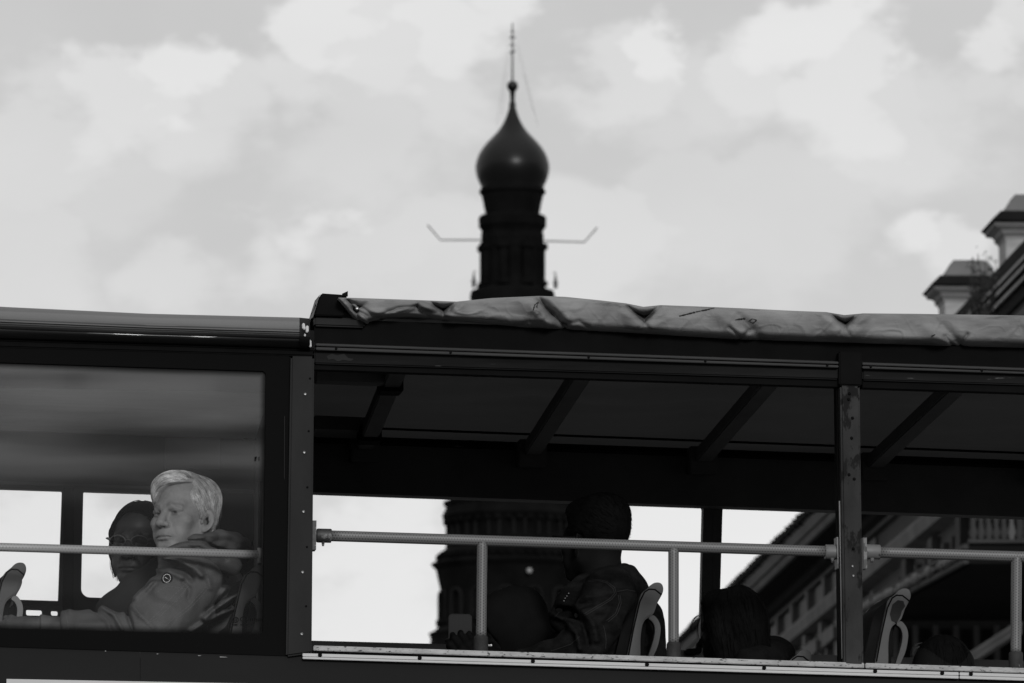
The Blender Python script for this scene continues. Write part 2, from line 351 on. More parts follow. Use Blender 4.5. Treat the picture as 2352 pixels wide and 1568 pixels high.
def rod(name, pts, r, m, parent, n=20, step=.05):
    """round bar with a length / girth UV for its dimples"""
    P = [np.asarray(p, float) for p in pts]; V = []; F = []; UV = []; acc = 0; prev = None; up = np.array([0, .31, .95])
    for i, p in enumerate(P):
        t = P[min(i+1, len(P)-1)]-P[max(i-1, 0)]; t /= np.linalg.norm(t)
        a = np.cross(t, up); 
        if np.linalg.norm(a) < .2: a = np.cross(t, np.array([0, 1., 0]))
        a /= np.linalg.norm(a); b = np.cross(a, t)
        V += [p+r*(a*math.cos(2*math.pi*j/n)+b*math.sin(2*math.pi*j/n)) for j in range(n)]
    L = [0]
    for i in range(1, len(P)): L.append(L[-1]+np.linalg.norm(P[i]-P[i-1]))
    g = 2*math.pi*r; rows = round(g/.0078/2)*2; sc = rows*.0078/g
    for i in range(len(P)-1):
        for j in range(n):
            A, B = i*n+j, i*n+(j+1) % n; F.append([A, B, B+n, A+n])
            v0, v1 = j/n*g*sc, (j+1)/n*g*sc; UV += [(L[i], v0), (L[i], v1), (L[i+1], v1), (L[i+1], v0)]
    k = len(P)*n; F += [list(range(n))[::-1], [k-n+j for j in range(n)]]; UV += [(0, 0)]*(2*n)
    return mesh(name, V, F, m, parent, True, uv=UV)

# ------------------------------------------------------------------ ground
g = MB().box((-3000, -3000, -1), (3000, 3000, 0)).build('ground', 'ground'); g['kind'] = 'structure'

# ================================================================== THE BUS
p0 = at(1300, 1500, 1.1); BUSB = (p0[0], p0[1], 0)
bus = thing('tour_bus', 'dark double decker tour bus with glazed front cabin and open canopied top deck', 'bus', BUSB)
XL, XR, XP = -900, 3300, 695
# straight lines of the near side, read off the photograph
cove_t = lambda x: float(np.interp(x, [-900, 0, 336, 688], [640, 704, 720, 729]))
cove_b = ln((0, 776), (690, 798)); ledge_b = ln((0, 797), (722, 818))
glass_t = ln((0, 832), (611, 852)); glass_b = ln((0, 1443), (604, 1458)); frame_b = ln((0, 1485), (658, 1506))
gut_t = ln((724, 788), (2352, 845)); gut_b = ln((724, 803), (2352, 858)); beam_b = ln((724, 835), (2352, 884)); lip_b = ln((724, 848), (2352, 902))
sill_t = ln((720, 1482), (2352, 1534)); sill_b = ln((720, 1494), (2352, 1546)); st_t = ln((695, 1500), (2352, 1548)); st_b = ln((695, 1513), (2352, 1563))
tarp_x = [778, 800, 860, 950, 1050, 1130, 1240, 1300, 1380, 1440, 1480, 1520, 1600, 1700, 1820, 1900, 1942, 1985, 2100, 2352, 3300]
tarp_y = [683, 682, 684, 687, 691, 683, 678, 680, 688, 695, 703, 699, 702, 706, 712, 715, 722, 718, 719, 723, 752]
tarp_t = lambda x: float(np.interp(x, tarp_x, tarp_y))
tb_x = [778, 795, 812, 832, 850, 868, 890, 950, 1000, 1100, 1201, 1290, 1397, 1457, 1681, 1945, 2189, 2352, 3300]
tb_y = [690, 712, 733, 748, 744, 738, 729, 729, 733, 740, 751, 755, 761, 764, 778, 786, 794, 798, 830]
tarp_b = lambda x: float(np.interp(x, tb_x, tb_y))
far_beam = ln((853, 1016), (2352, 1070)); head_b = ln((723, 1130), (1865, 1170)); farw_b = ln((715, 1471), (1510, 1491))

# --- front roof: rounded cove with rolled ridges, running over to the far side
def cove_sec(x, mirror=False):
    S = []; n = 40
    for i in range(n+1):
        t = i/n; y = cove_b(x)+(cove_t(x)-cove_b(x))*t
        off = -.045*math.sin(math.pi*min(1, t*1.15))+.13*max(0, t-.35)**2/.42
        off += .0035*math.sin((t-.48)/.035*math.pi)*math.exp(-((t-.52)/.1)**2)+.004*math.exp(-((t-.28)/.03)**2)
        off += .002*math.sin(x*.011+t*9)*math.sin(math.pi*t)
        S.append(at(x, y, off))
    return S
secs = []
for x in np.linspace(XL, 688, 60):
    s = cove_sec(x); top = s[-1]
    s += [top+np.array([0, .25, .012]), top+np.array([0, 1.0, .03]), top+np.array([0, 1.8, .012]), top+np.array([0, 2.0, -.05]), s[0]+np.array([0, 2.1, 0])]
    secs.append(s)
MB().loft(secs).build('roof_panel', 'roofp', bus, auto=.6)
# blistered end cap of the cove, peeling
def endcap():
    secs = []
    for x, g_ in ((688, .006), (700, .008), (712, .003)):
        s = [at(x, cove_b(690)+(cove_t(688)-cove_b(690))*t+(x-688)*.1, -.045*math.sin(math.pi*min(1, t*1.15))-g_+.13*max(0, t-.35)**2/.42) for t in np.linspace(0, 1, 14)]
        s += [s[-1]+np.array([0, .3, 0]), s[0]+np.array([0, .3, 0])]; secs.append(s)
    return MB().loft(secs)
ec = endcap().build('end_cap', 'beam', bus, auto=.6)
mb = MB(); q = lambda P: mb.slab(P, -.062, .02)
for P in ([(694, 742), (700, 741), (702, 757), (695, 755)], [(702, 748), (709, 747), (709, 762), (703, 764)], [(698, 766), (702, 765), (703, 772), (699, 773)], [(709, 780), (715, 780), (716, 797), (710, 796)]): mb.slab(P, -.056 if P[0][1] < 775 else -.02, .02)
mb.split('bare_patch', 'strip', ec, bevel=.002)

mb = MB(); hband(mb, XL, 724, cove_b, lambda x: cove_b(x)+9, .012, .2); hband(mb, XL, 722, lambda x: cove_b(x)+9, ledge_b, -.006, .2)
mb.build('drip_rail', 'black', bus, bevel=.004)

# --- near window of the cabin
win = MB(); outer = [(XL+30, ledge_b(XL+30)), (664, ledge_b(664)), (657, frame_b(657)), (XL+30, frame_b(XL+30))]
hole = rounded2([(-620, glass_t(-620)), (611, glass_t(611)), (604, glass_b(604)), (-620, glass_b(-620))], 10)
plate(win, outer, [hole], 0, .03); wo = win.build('window', 'frit', bus)
def pane(name, quad, r, off, parent, band=16):
    c = np.mean(quad, 0); rings = []
    def inset(d): return rounded2([(quad[0][0]+d, quad[0][1]+d), (quad[1][0]-d, quad[1][1]+d), (quad[2][0]-d, quad[2][1]-d), (quad[3][0]+d, quad[3][1]-d)], max(.6, r-d*.6))
    V = []; T = []; F = []
    ds = [(-14, 1), (0, .96), (band*.35, .72), (band*.7, .3), (band, 0)]
    n = len(inset(0))
    for d, fv in ds:
        for x, y in inset(d): V.append(at(x, y, off)); T.append(fv)
    for i in range(len(ds)-1):
        for j in range(n): a, b = i*n+j, i*n+(j+1) % n; F.append([a, b, b+n, a+n])
    F.append([(len(ds)-1)*n+j for j in range(n)])
    o = mesh(name, V, F, 'glass', parent)
    a = o.data.attributes.new('frit', 'FLOAT', 'POINT'); a.data.foreach_set('value', np.array(T, np.float32)); return o
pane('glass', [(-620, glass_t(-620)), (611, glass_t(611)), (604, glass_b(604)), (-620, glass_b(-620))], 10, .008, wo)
# a peeling scrap and thin light edges on the black border
mb = MB().slab([(653, 955), (654.2, 955), (653.6, 1100), (652.6, 1100)], -.002, .002); mb.build('edge_seal', 'pillar', wo)
mb = MB().slab([(585, 1049), (590, 1048), (589, 1054), (587, 1060), (585, 1059)], .004, .002).slab([(594, 1049), (596, 1049), (595, 1058), (594, 1058)], .004, .002); mb.split('sticker_scrap', 'frit', wo)

# --- pillars
mb = MB().slab([(668, 817), (722, 818), (716, 1500), (657, 1508)], -.014, .10); pl = mb.build('pillar', 'pillar', bus, bevel=.006)
mb = MB().slab([(656, 819), (668, 819), (658, 1506), (652, 1506)], .004, .06); mb.build('rubber_seal', 'black', pl)
def rivets(parent, pts, off, r=.006):
    for k, (x, y) in enumerate(pts):
        c = at(x, y, off); m = MB(); n = 12
        ring = [[c+np.array([rr*math.cos(a), -h, rr*math.sin(a)]) for a in np.linspace(0, 2*math.pi, n, endpoint=False)] for rr, h in ((r, 0), (r*.95, .003), (r*.55, .0045), (r*.5, .001), (r*.05, .001))]
        m.loft(ring); m.build('rivet', 'steel', parent, smooth=False)
rivets(pl, [(701, 905), (699, 1039), (697, 1175), (695, 1314), (693, 1456)], -.0145, .0042)
mb = MB()
for x, y in [(709, 990), (706, 1119), (705, 1256), (703, 1392), (712, 869)]: mb.sphere(at(x, y, -.0135), .0035, 8)
mb.split('screw_hole', 'black', pl)
mb = MB().slab([(1930, 884), (1975, 886), (1984, 1530), (1939, 1528)], -.012, .07); ps = mb.build('pillar', 'post', bus, bevel=.006)
mb = MB().slab([(1927, 806), (1980, 808), (1980, 886), (1927, 884)], -.012, .09); mb.build('post_head', 'black', ps, bevel=.004)
mb = MB().slab([(1921, 884), (1929, 884), (1937, 1522), (1929, 1522)], .03, .05); mb.build('rubber_seal', 'black', ps)
mb = MB().slab([(1927.5, 1150), (1930.2, 1150), (1936, 1512), (1934.2, 1512)], .02, .012); mb.build('light_edge', 'strip', ps)
rivets(ps, [(1958, 1300), (1960, 1322)], -.0125, .0035)
mb = MB()
for x, y in [(1951, 904), (1949, 917), (1956, 1006), (1950, 1090), (1960, 1260), (1962, 1100), (1958, 960)]: mb.sphere(at(x, y, -.0115), .005, 8)
mb.split('screw_hole', 'black', ps)
mb = MB().slab([(3255, 930), (3300, 931), (3300, 1570), (3260, 1570)], -.012, .07); mb.build('pillar', 'post', bus, bevel=.006)

# --- head of the open bay: fascia, gutter, beam, lip
mb = MB(); hband(mb, 722, XR, lambda x: tarp_b(max(x, 900))-14 if x > 900 else 738, lambda x: gut_t(x)-1, .05, .05)
xs = list(np.linspace(722, 1000, 3))+list(np.linspace(1100, XR, 12)); mb = MB()
mb.loft([[at(x, 732+(x-722)*.032, .03), at(x, gut_t(x)-1, .03), at(x, gut_t(x)-1, .09), at(x, 732+(x-722)*.032, .09)] for x in xs])
mb.build('fascia', 'black', bus)
mb = MB(); hband(mb, 726, 1926, gut_t, lambda x: gut_t(x)+5.5, -.012, .05); hband(mb, 726, 1926, lambda x: gut_t(x)+8.5, gut_b, -.02, .05)
hband(mb, 1981, XR, gut_t, lambda x: gut_t(x)+5.5, -.012, .05); hband(mb, 1981, XR, lambda x: gut_t(x)+8.5, gut_b, -.02, .05); go = mb.split('gutter', 'gutter', bus, bevel=.0015)
mb = MB()
for x in (772, 1035, 1352, 1620, 1900, 2000, 2255): mb.sphere(at(x, gut_b(x)-4, -.02), .004, 8)
mb.split('screw', 'black', go)
mb = MB(); hband(mb, 722, 1926, gut_b, beam_b, .0, .06); hband(mb, 1981, XR, gut_b, beam_b, .0, .06); bo = mb.split('beam', 'beam', bus, bevel=.004)
mb = MB()
pts = [at(x, y, -.0015) for x, y in [(750, 818), (762, 812), (775, 816), (790, 812), (800, 822), (812, 824), (806, 829), (788, 826), (776, 830), (765, 824), (754, 826)]]
mb.add(pts, [list(range(len(pts)))]); mb.build('scuff', 'pillar', bo)
mb = MB(); hband(mb, 722, 1926, beam_b, lip_b, .012, .05); hband(mb, 1981, XR, beam_b, lip_b, .012, .05); mb.build('beam_lip', 'black', bus)

# --- box at the canopy's front end
cb = MB().slab([(738, 673), (797, 677), (790, 726), (722, 724)], .0, .34)
cbo = cb.build('canopy_end_box', 'black', bus, bevel=.003)
mb = MB().loft([[at(735, 676, .0), at(719, 728, .0), at(719, 728, .004), at(735, 676, .004)], [at(723, 690, .3), at(708, 738, .3), at(708, 738, .304), at(723, 690, .304)]]); mb.build('end_plate', 'gutter', cbo)
mb = MB().slab([(786, 674), (799, 668), (799, 680), (786, 682)], .0, .006); mb.build('bent_tab', 'black', cbo)
mb = MB().slab([(722, 726), (838, 732), (838, 752), (722, 748)], .012, .06); mb.build('bracket_plate', 'pillar', cbo, bevel=.005)

# --- tarpaulin edge: hangs over the side, pulled in at the screws
SCREWS = [(820, 708), (1018, 711), (1480, 728), (1942, 742), (2404, 757), (2866, 772)]
PUFFS = [(1260, 715), (1720, 750), (2190, 775), (2640, 780)]
def vn(P, seed=0):                                   # value noise on points (N,3), range about -1..1
    P = np.asarray(P, float); i = np.floor(P).astype(np.int64); f = P-i; f = f*f*(3-2*f); r = 0
    for dx in (0, 1):
        for dy in (0, 1):
            for dz in (0, 1):
                h = (i[:, 0]+dx)*374761393+(i[:, 1]+dy)*668265263+(i[:, 2]+dz)*2147483647+seed*974711
                h = (h ^ (h >> 13))*1274126177 & 0xffffffff; h = (h ^ (h >> 16)) & 0xffff
                w = (f[:, 0] if dx else 1-f[:, 0])*(f[:, 1] if dy else 1-f[:, 1])*(f[:, 2] if dz else 1-f[:, 2]); r = r+w*(h/32767.5-1)
    return r
CREASE = []
for sx, sy in SCREWS[1:]:
    CREASE += [([(sx-38, sy-24), (sx-16, sy-8), (sx, sy)], .022, 5), ([(sx, sy), (sx+14, sy-10), (sx+34, sy-24)], .020, 5), ([(sx-52, sy-16), (sx-24, sy+2), (sx-10, sy+12)], -.008, 8), ([(sx+46, sy-14), (sx+22, sy+2), (sx+8, sy+12)], -.008, 8), ([(sx+2, sy+8), (sx+10, sy+26)], .008, 5), ([(sx-4, sy+10), (sx-14, sy+24)], .006, 4)]
CREASE += [([(800, 690), (815, 715), (838, 747)], .02, 5), ([(845, 742), (880, 722), (915, 708), (958, 702)], .018, 5), ([(958, 702), (972, 716), (988, 730)], .018, 5), ([(1052, 689), (1040, 700), (1034, 714)], .014, 4), ([(1062, 690), (1050, 706)], .010, 3),
           ([(1238, 684), (1252, 704), (1272, 722), (1298, 746)], .028, 8), ([(1262, 684), (1282, 706), (1304, 728)], -.012, 9), ([(1222, 700), (1240, 726), (1262, 744)], -.010, 9), ([(1296, 744), (1330, 738), (1352, 750)], .010, 5), ([(1180, 750), (1215, 738), (1250, 744)], .008, 5),
           ([(1676, 752), (1692, 766), (1700, 776)], .012, 4), ([(1720, 758), (1706, 772)], .010, 4), ([(2170, 772), (2186, 790), (2196, 798)], .014, 4), ([(2222, 768), (2206, 790)], .012, 4), ([(1385, 692), (1420, 706), (1452, 722)], .005, 6), ([(1560, 704), (1530, 716), (1505, 724)], .005, 6), ([(860, 690), (900, 694), (950, 690)], .006, 5), ([(1100, 700), (1140, 716), (1200, 720)], .005, 8)]
def crease_at(x, y):
    e = 0
    for line, amp, w in CREASE:
        if x < line[0][0]-70 and x < line[-1][0]-70 or x > line[0][0]+70 and x > line[-1][0]+70: continue
        best = 1e9
        for (x0, y0), (x1, y1) in zip(line[:-1], line[1:]):
            dx, dy = x1-x0, y1-y0; t = min(1, max(0, ((x-x0)*dx+(y-y0)*dy)/(dx*dx+dy*dy))); best = min(best, (x-x0-t*dx)**2+(y-y0-t*dy)**2)
        e += amp*math.exp(-best/(w*w))
    return e
def tarp():
    xs = np.concatenate([np.arange(778, 2400, 2.5), np.arange(2400, XR+1, 12)]); vs = np.concatenate([np.linspace(-.5, -.05, 6), np.linspace(0, 1, 40), [1.04, 1.12]])
    V = []; nx = len(xs)
    for v in vs:
        for x in xs:
            t, b = tarp_t(x), tarp_b(x); vv = min(max(v, 0), 1); y = t+(b-t)*vv; hang = b-t
            off = -.022-.012*math.sin(math.pi*min(1, vv*.9+.05))
            n = vn(np.array([[x*.012, v*2.2, 1.3], [x*.045, v*5, 4.1], [x*.006, v*.8+x*.004, 9.]]))
            off += .006*n[0]*math.sin(math.pi*vv*.8+.3)+.0015*n[1]+.006*n[2]
            cz = vn(np.array([[x*.021+v*1.1, v*1.4-x*.004, 21.], [x*.05-v*1.6, v*2.2+x*.006, 33.]])); off += -.003*max(0, 1-abs(cz[0])*6)-.0012*max(0, 1-abs(cz[1])*6)
            for sx, sy in SCREWS:
                dx, dy = x-sx, (y-sy)
                r = math.hypot(dx*.8, dy*1.3); th = math.atan2(dy, dx)
                a = .6 if sx < 900 else 1
                off += a*(.030*math.exp(-(r/12)**2)+.024*math.exp(-r/26)*max(0, math.cos(3*th+1.57))**3+.006*math.exp(-r/30))
                off -= a*.012*math.exp(-((r-30)/14)**2)
            for sx, sy in PUFFS:                    # slack folds between the screws
                dx, dy = x-sx, y-sy
                off += .02*math.exp(-((dx-dy*.9)/16)**2)*math.exp(-(dy/34)**2)-.016*math.exp(-((dx-dy*.9+34)/26)**2)*math.exp(-(dy/40)**2)
                off += .009*math.exp(-((dx+dy*1.1-14)/9)**2)*math.exp(-((dy-18)/16)**2)
            off += crease_at(x, y)
            if x < 1080:                             # folded-over front corner
                cr = float(np.interp(x, [778, 800, 850, 890, 955, 1000, 1080], [683, 700, 718, 722, 702, 712, 745]))
                d = y-cr; off += (.022/(1+math.exp(-d/2.2))-.018*math.exp(-(d/7)**2))*min(1, (1080-x)/120)
                cr2 = float(np.interp(x, [778, 805, 835, 850], [684, 712, 730, 752])); off -= .02*math.exp(-((y-cr2)/6)**2)*(1 if x < 850 else 0)
                cr3 = float(np.interp(x, [800, 830, 870, 905], [690, 706, 730, 745])); off += .016*math.exp(-((y-cr3)/5)**2)*(1 if 790 < x < 915 else 0)
            if v < 0: p = at(x, y, off+.004)+np.array([0, (-v)*.6+.0, -.012*(v*v*4)+.0])
            elif v > 1: p = at(x, b, off+.05)+np.array([0, .09*(v-1)/.12, .012*(v-1)/.12])
            else:
                k = max(0, (v-.72)/.28); off += .05*k*k; p = at(x, y, off)
                if v < .12: p = p+np.array([0, .02*((.12-v)/.12)**2, 0])
            V.append(p)
    F = [[i*nx+j, (i+1)*nx+j, (i+1)*nx+j+1, i*nx+j+1] for i in range(len(vs)-1) for j in range(nx-1)]
    o = mesh('tarpaulin', V, F, 'tarp', bus, True)
    md = o.modifiers.new('thickness', 'SOLIDIFY'); md.thickness = .002; md.offset = 0
    return o
tp = tarp()
tbv = BVHTree.FromPolygons([v.co+Vector(BUSB) for v in tp.data.vertices], [p.vertices for p in tp.data.polygons])
def hit(bvh, x, y):
    d = Vector(ray(x, y)).normalized(); r = bvh.ray_cast(Vector(CAMP), d); return None if r[0] is None else (np.array(r[0]), np.array(r[1]))
for sx, sy in SCREWS[:4]:
    h = hit(tbv, sx, sy)
    if h is None: continue
    c = h[0]; m = MB(); n = 12
    m.loft([[c+np.array([rr*math.cos(a), -hh, rr*math.sin(a)]) for a in np.linspace(0, 2*math.pi, n, endpoint=False)] for rr, hh in ((.011, -.004), (.010, .002), (.0065, .002))])
    w = m.build('washer', 'black', tp)
    m = MB(); m.loft([[c+np.array([rr*math.cos(a), -hh, rr*math.sin(a)]) for a in np.linspace(0, 2*math.pi, n, endpoint=False)] for rr, hh in ((.0055, .001), (.005, .0045), (.003, .006), (.0024, .0045), (.0002, .0045))])
    m.split('screw', 'steel', tp)
# smears of dirt lying on the tarpaulin follow its surface
mb = MB()
for line, w in [([(1225, 712), (1228, 700), (1236, 694), (1232, 706)], 3.2), ([(1688, 735), (1700, 733), (1712, 731)], 3), ([(1722, 738), (1730, 742), (1738, 735), (1728, 732), (1720, 737)], 2.6), ([(1560, 726), (1600, 716), (1640, 708)], 2.6), ([(2005, 716), (2040, 712), (2070, 711)], 1.4), ([(1030, 705), (1044, 694), (1052, 690)], 1.8), ([(2140, 772), (2148, 768)], 2), ([(1180, 742), (1215, 744)], 1.2), ([(1560, 760), (1620, 762)], 1.1), ([(1880, 771), (1990, 774)], 1.0)]:
    for (x0, y0), (x1, y1) in zip(line[:-1], line[1:]):
        k = max(2, int(math.hypot(x1-x0, y1-y0)/3)); ps_ = []
        for i in range(k+1):
            t = i/k; h = hit(tbv, x0+(x1-x0)*t, y0+(y1-y0)*t)
            if h: ps_.append(h[0]+np.array([0, -.0012, 0]))
        if len(ps_) > 1: mb.tube(ps_, [w/785*.8*(.4+random.random()*.8) for _ in ps_], 5)
mb.split('dirt_smear', 'gutter', tp)

# --- canopy cloth seen from below
def cloth_pt(x, s):
    a = at(x, tarp_t(max(x, 790))+16, .05); b = at(x-(x+370)*.1, far_beam(x-(x+370)*.1)-8, 2.02)
    p = a+(b-a)*s; p[2] += .035*math.sin(math.pi*s)*1.; return p
xs = np.arange(724, XR+1, 12); ss = np.linspace(0, 1, 40); V = []
for s in ss:
    for x in xs:
        p = cloth_pt(x, s); n = vn(np.array([[p[0]*3.2, s*14, 2.], [p[0]*9+s*6, s*4, 7.], [p[0]*1.2, s*30+p[0]*2, 3.]]))
        ph_ = ((x-1350)/432) % 1.0                   # sags between the rafters
        p[2] += -.018*math.sin(math.pi*ph_)*math.sin(math.pi*s)+.007*n[0]+.003*n[1]+.006*n[2]; V.append(p)
nx = len(xs); F = [[i*nx+j, i*nx+j+1, (i+1)*nx+j+1, (i+1)*nx+j] for i in range(len(ss)-1) for j in range(nx-1)]
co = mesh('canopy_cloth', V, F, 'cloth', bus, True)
V = np.array(V).reshape(len(ss), nx, 3)
def on_cloth(x, y):                                  # the place on the cloth seen at a point of the photograph
    lo = None
    d = ray(x, y)
    for s in np.linspace(0.02, .99, 98):
        off = .05+1.97*s; p = CAMP+d*((Y0+off)/d[1]); x0 = x+ (x+370)*.1*s
        c = cloth_pt(x0, s)
        if p[2] < c[2] and lo is not None: return p
        lo = p
    return p
# rafters, each with its wall bracket
for (xa, ya), (xb, yb) in [((922, 858), (838, 1020)), ((1354, 868), (1222, 1032)), ((1790, 885), (1614, 1048)), ((2222, 900), (2008, 1062)), ((2654, 914), (2396, 1076)), ((3080, 930), (2784, 1092))]:
    b = at(xb, yb, 1.93); a = at(xa, ya, .07); a[2] += .05; b[2] += .0
    m = MB(); secs = []
    for s in np.linspace(0, 1, 9):
        p = a+(b-a)*s
        secs.append([p+np.array([dx, 0, dz]) for dx, dz in ((-.027, -.022), (.027, -.022), (.027, .022), (-.027, .022))])
    m.loft(secs); r = m.build('rafter', 'inner_black', bus, bevel=.004)
    mm = MB().box(tuple(b+np.array([-.045, -.03, -.055])), tuple(b+np.array([.045, .06, .03]))); mm.build('bracket', 'inner_black', r, bevel=.004)
    if xa < 1000:
        mm = MB()
        for s in (.28, .86):
            p = a+(b-a)*s; mm.box(tuple(p+np.array([-.036, -.06, -.032])), tuple(p+np.array([.034, .06, .02])))
        mm.split('clamp', 'black', r, bevel=.004)
mb = MB(); a0 = at(724, 868, .35); a1 = at(882, 874, .5); mb.loft([[p+np.array([0, dy, dz]) for dy, dz in ((-.05, -.012), (.05, -.012), (.05, .03), (-.05, .03))] for p in (a0, a1)])
a0 = at(715, 985, 1.7); a1 = at(845, 990, 1.75); mb.loft([[p+np.array([0, dy, dz]) for dy, dz in ((-.12, -.012), (.12, -.012), (.12, .03), (-.12, .03))] for p in (a0, a1)])
mb.split('cross_bar', 'inner_black', bus, bevel=.003)
mb = MB().tube([at(x, ln((850, 981), (2352, 1038))(x), 1.8)+np.array([0, 0, -.003]) for x in np.linspace(724, 3000, 40)], .004, 6); mb.build('tension_wire', 'black', bus)

# --- far side: beam, header, window frames
mb = MB(); hband(mb, 560, XR, lambda x: far_beam(x)-13, lambda x: far_beam(x)-1, 1.98, .08); hband(mb, 560, XR, lambda x: far_beam(x)-60, lambda x: far_beam(x)-2, 2.07, .03); mb.split('far_beam', 'black', bus)
mb = MB(); hband(mb, 560, XR, lambda x: far_beam(x)-1, lambda x: far_beam(x)+4, 1.975, .08); mb.build('far_gutter', 'beam', bus)
mb = MB(); hband(mb, 560, XR, lambda x: far_beam(x)+4, head_b, 2.0, .09); hband(mb, XL, 560, lambda x: far_beam(x)-60, head_b, 2.0, .09); mb.build('far_header', 'inner_black', bus)
def far_frame(name, x0, x1, hole, r, bot):
    m = MB(); plate(m, [(x0, head_b(x0)-6), (x1, head_b(x1)-6), (x1, bot), (x0, bot)], [rounded2(hole, r)], 2.1, .05)
    return m.build(name, 'inner_black', bus, bevel=0)
far_frame('far_window', -760, 166, [(-560, 1103), (143, 1126), (134, 1380), (-560, 1357)], 3, 1390)
far_frame('far_window', 166.5, 560, [(191.5, 1127.5), (492, 1137), (490, 1382), (186, 1371)], [4, 14, 20, 20], 1640)
far_frame('far_window', 560.5, 1637, [(640, 1128), (1616, 1160), (1608, 1494), (640, 1469)], [10, 10, 8, 8], 1640)
far_frame('far_window', 1637.5, 3300, [(1660, 1162), (3250, 1216), (3250, 1543), (1650, 1497)], [10, 10, 8, 8], 1640)
mb = MB()                                            # bracket and hinge bits at the foot of the far pillar
mb.slab([(1601, 1474), (1612, 1474), (1612, 1500), (1598, 1500)], 2.08, .03); mb.slab([(1575, 1490), (1602, 1488), (1602, 1502), (1575, 1502)], 2.07, .03); mb.split('far_bracket', 'black', bus, bevel=.004)
m = MB(); plate(m, [(-760, 1390.5), (166, 1390.5), (166, 1640), (-760, 1640)], [rounded2([(60, 1398), (97, 1399), (97, 1414), (60, 1413)], 4), rounded2([(117, 1400.5), (133.5, 1401), (133, 1414), (117, 1413.5)], 4)], 2.1, .05)
m.build('far_wall_panel', 'inner_black', bus)
mb = MB().slab([(146, 1120), (170, 1121), (168, 1410), (144, 1410)], 2.08, .02); mb.build('far_pillar_trim', 'black', bus)

# --- cabin interior: ceiling, reflection patch, bulkhead
mb = MB(); secs = []
for x in np.linspace(XL, 693, 12):
    xf = x-(x+370)*.098; a = at(x, ledge_b(x)+2, .06); b = at(xf, far_beam(xf)-4, 1.99)
    s = []
    for k in range(15):
        t = k/14; p = a+(b-a)*t; p[2] += .05*math.sin(math.pi*t)+.01*math.cos(t*9); s.append(p)
    s += [s[-1]+np.array([0, 0, .03]), s[0]+np.array([0, 0, .03])]; secs.append(s)
ce = MB().loft(secs).build('ceiling', 'ceiling', bus, auto=.5)
m = MB(); plate(m, [(380, 1004), (506, 1006), (504, 1078), (379, 1076)], [], 1.985, .012); m.build('header_panel', 'lampcover', ce)  # pale plate standing in for a window reflection on the far header
mb = MB(); A = [at(690, 800, .05), at(690, 1640, .05), at(690-1060*.102, 1640, 2.09), at(690-1060*.102, 940, 2.09)]
mb.add(A+[p+np.array([.03, 0, 0]) for p in A], [[0, 1, 2, 3], [7, 6, 5, 4], [0, 4, 5, 1], [1, 5, 6, 2], [2, 6, 7, 3], [3, 7, 4, 0]]); mb.build('bulkhead', 'inner_black', bus)
mb = MB().tube([at(596, 1105, 1.2), at(596, 1640, 1.2)], .007, 8); mb.build('grab_pole', 'gutter', bus)
mb = MB(); hband(mb, 505, 585, lambda x: 1085, lambda x: 1400, 2.09, .01); mb.build('far_curtain', 'black', bus)

# --- handrails
def lin(p, q, n=2): return [p+(q-p)*t for t in np.linspace(0, 1, n)]
rl = rod('handrail', lin(at(-700, 1236, .22), at(596, 1273.5, .22)), .0125, 'railin', bus)
m = MB().tube([at(594, 1273.3, .22), at(602, 1273.6, .22)], .017, 14); m.tube([at(596, 1258, .22), at(596, 1292, .22)], .006, 8); m.build('rail_end', 'railin', rl, smooth=True)
ra = rod('handrail', lin(at(757, 1230.3, .06), at(1900, 1266, .06), 40), .0158, 'rail', bus, 24)
for x0, x1, y0, y1 in ((1107.5, 1105, 1250, 1462), (1547, 1547, 1265, 1478)):
    c0, c1 = at(x0, y0-6, .06), at(x1, y1, .06); o = rod('rail_post', lin(c0, c1, 20), .0155, 'rail', ra, 24)
for x, y0, y1 in ((1104.5, 1460, 1502), (1547.5, 1475, 1512)):
    MB().tube([at(x, y0, .06), at(x, y0+3, .06), at(x, y0+4, .06), at(x, y1, .06)], [.0185, .0195, .021, .021], 18).build('post_socket', 'socket', ra, auto=.7)
m = MB().tube([at(1121, 1482, .05), at(1128, 1482, .05)], .003, 8).sphere(at(1128, 1482, .05), .004, 6); m.build('socket_screw', 'steel', ra)
m = MB().tube([at(727, 1229.6, .06), at(730, 1229.7, .06), at(759, 1230.4, .06), at(761, 1230.5, .06)], [.019, .0205, .0205, .0195], 20)
m.slab([(716, 1195), (727, 1195), (726, 1262), (715, 1262)], .03, .06); m.tube([at(742, 1244, .05), at(742, 1254, .05)], [.005, .003], 8); m.build('rail_bracket', 'bracket', ra, auto=.7)
m = MB().tube([at(1895, 1267.3, .06), at(1897, 1267.4, .06), at(1929, 1268, .06)], [.0205, .0218, .0218], 20)
m.slab([(1922, 1233), (1930, 1234), (1932, 1306), (1924, 1305)], .03, .055); m.tube([at(1912, 1281, .05), at(1912, 1292, .05)], [.006, .004], 8); m.build('rail_bracket', 'bracket', ra, auto=.7)
rb = rod('handrail', lin(at(2015, 1268.2, .06), at(3260, 1306, .06), 40), .0158, 'rail', bus, 24)
rod('rail_post', lin(at(2335, 1274, .06), at(2333, 1500, .06), 20), .0155, 'rail', rb, 24)
MB().tube([at(2333, 1497, .06), at(2333, 1501, .06), at(2333, 1535, .06)], [.0185, .021, .021], 18).build('post_socket', 'socket', rb, auto=.7)
m = MB().tube([at(1986, 1266.5, .06), at(2019, 1267.6, .06), at(2021, 1267.7, .06)], [.0218, .0218, .0205], 20)
m.slab([(1983, 1234), (1991, 1234), (1992, 1305), (1985, 1306)], .03, .055); m.tube([at(2003, 1281, .05), at(2003, 1292, .05)], [.006, .004], 8); m.build('rail_bracket', 'bracket', rb, auto=.7)

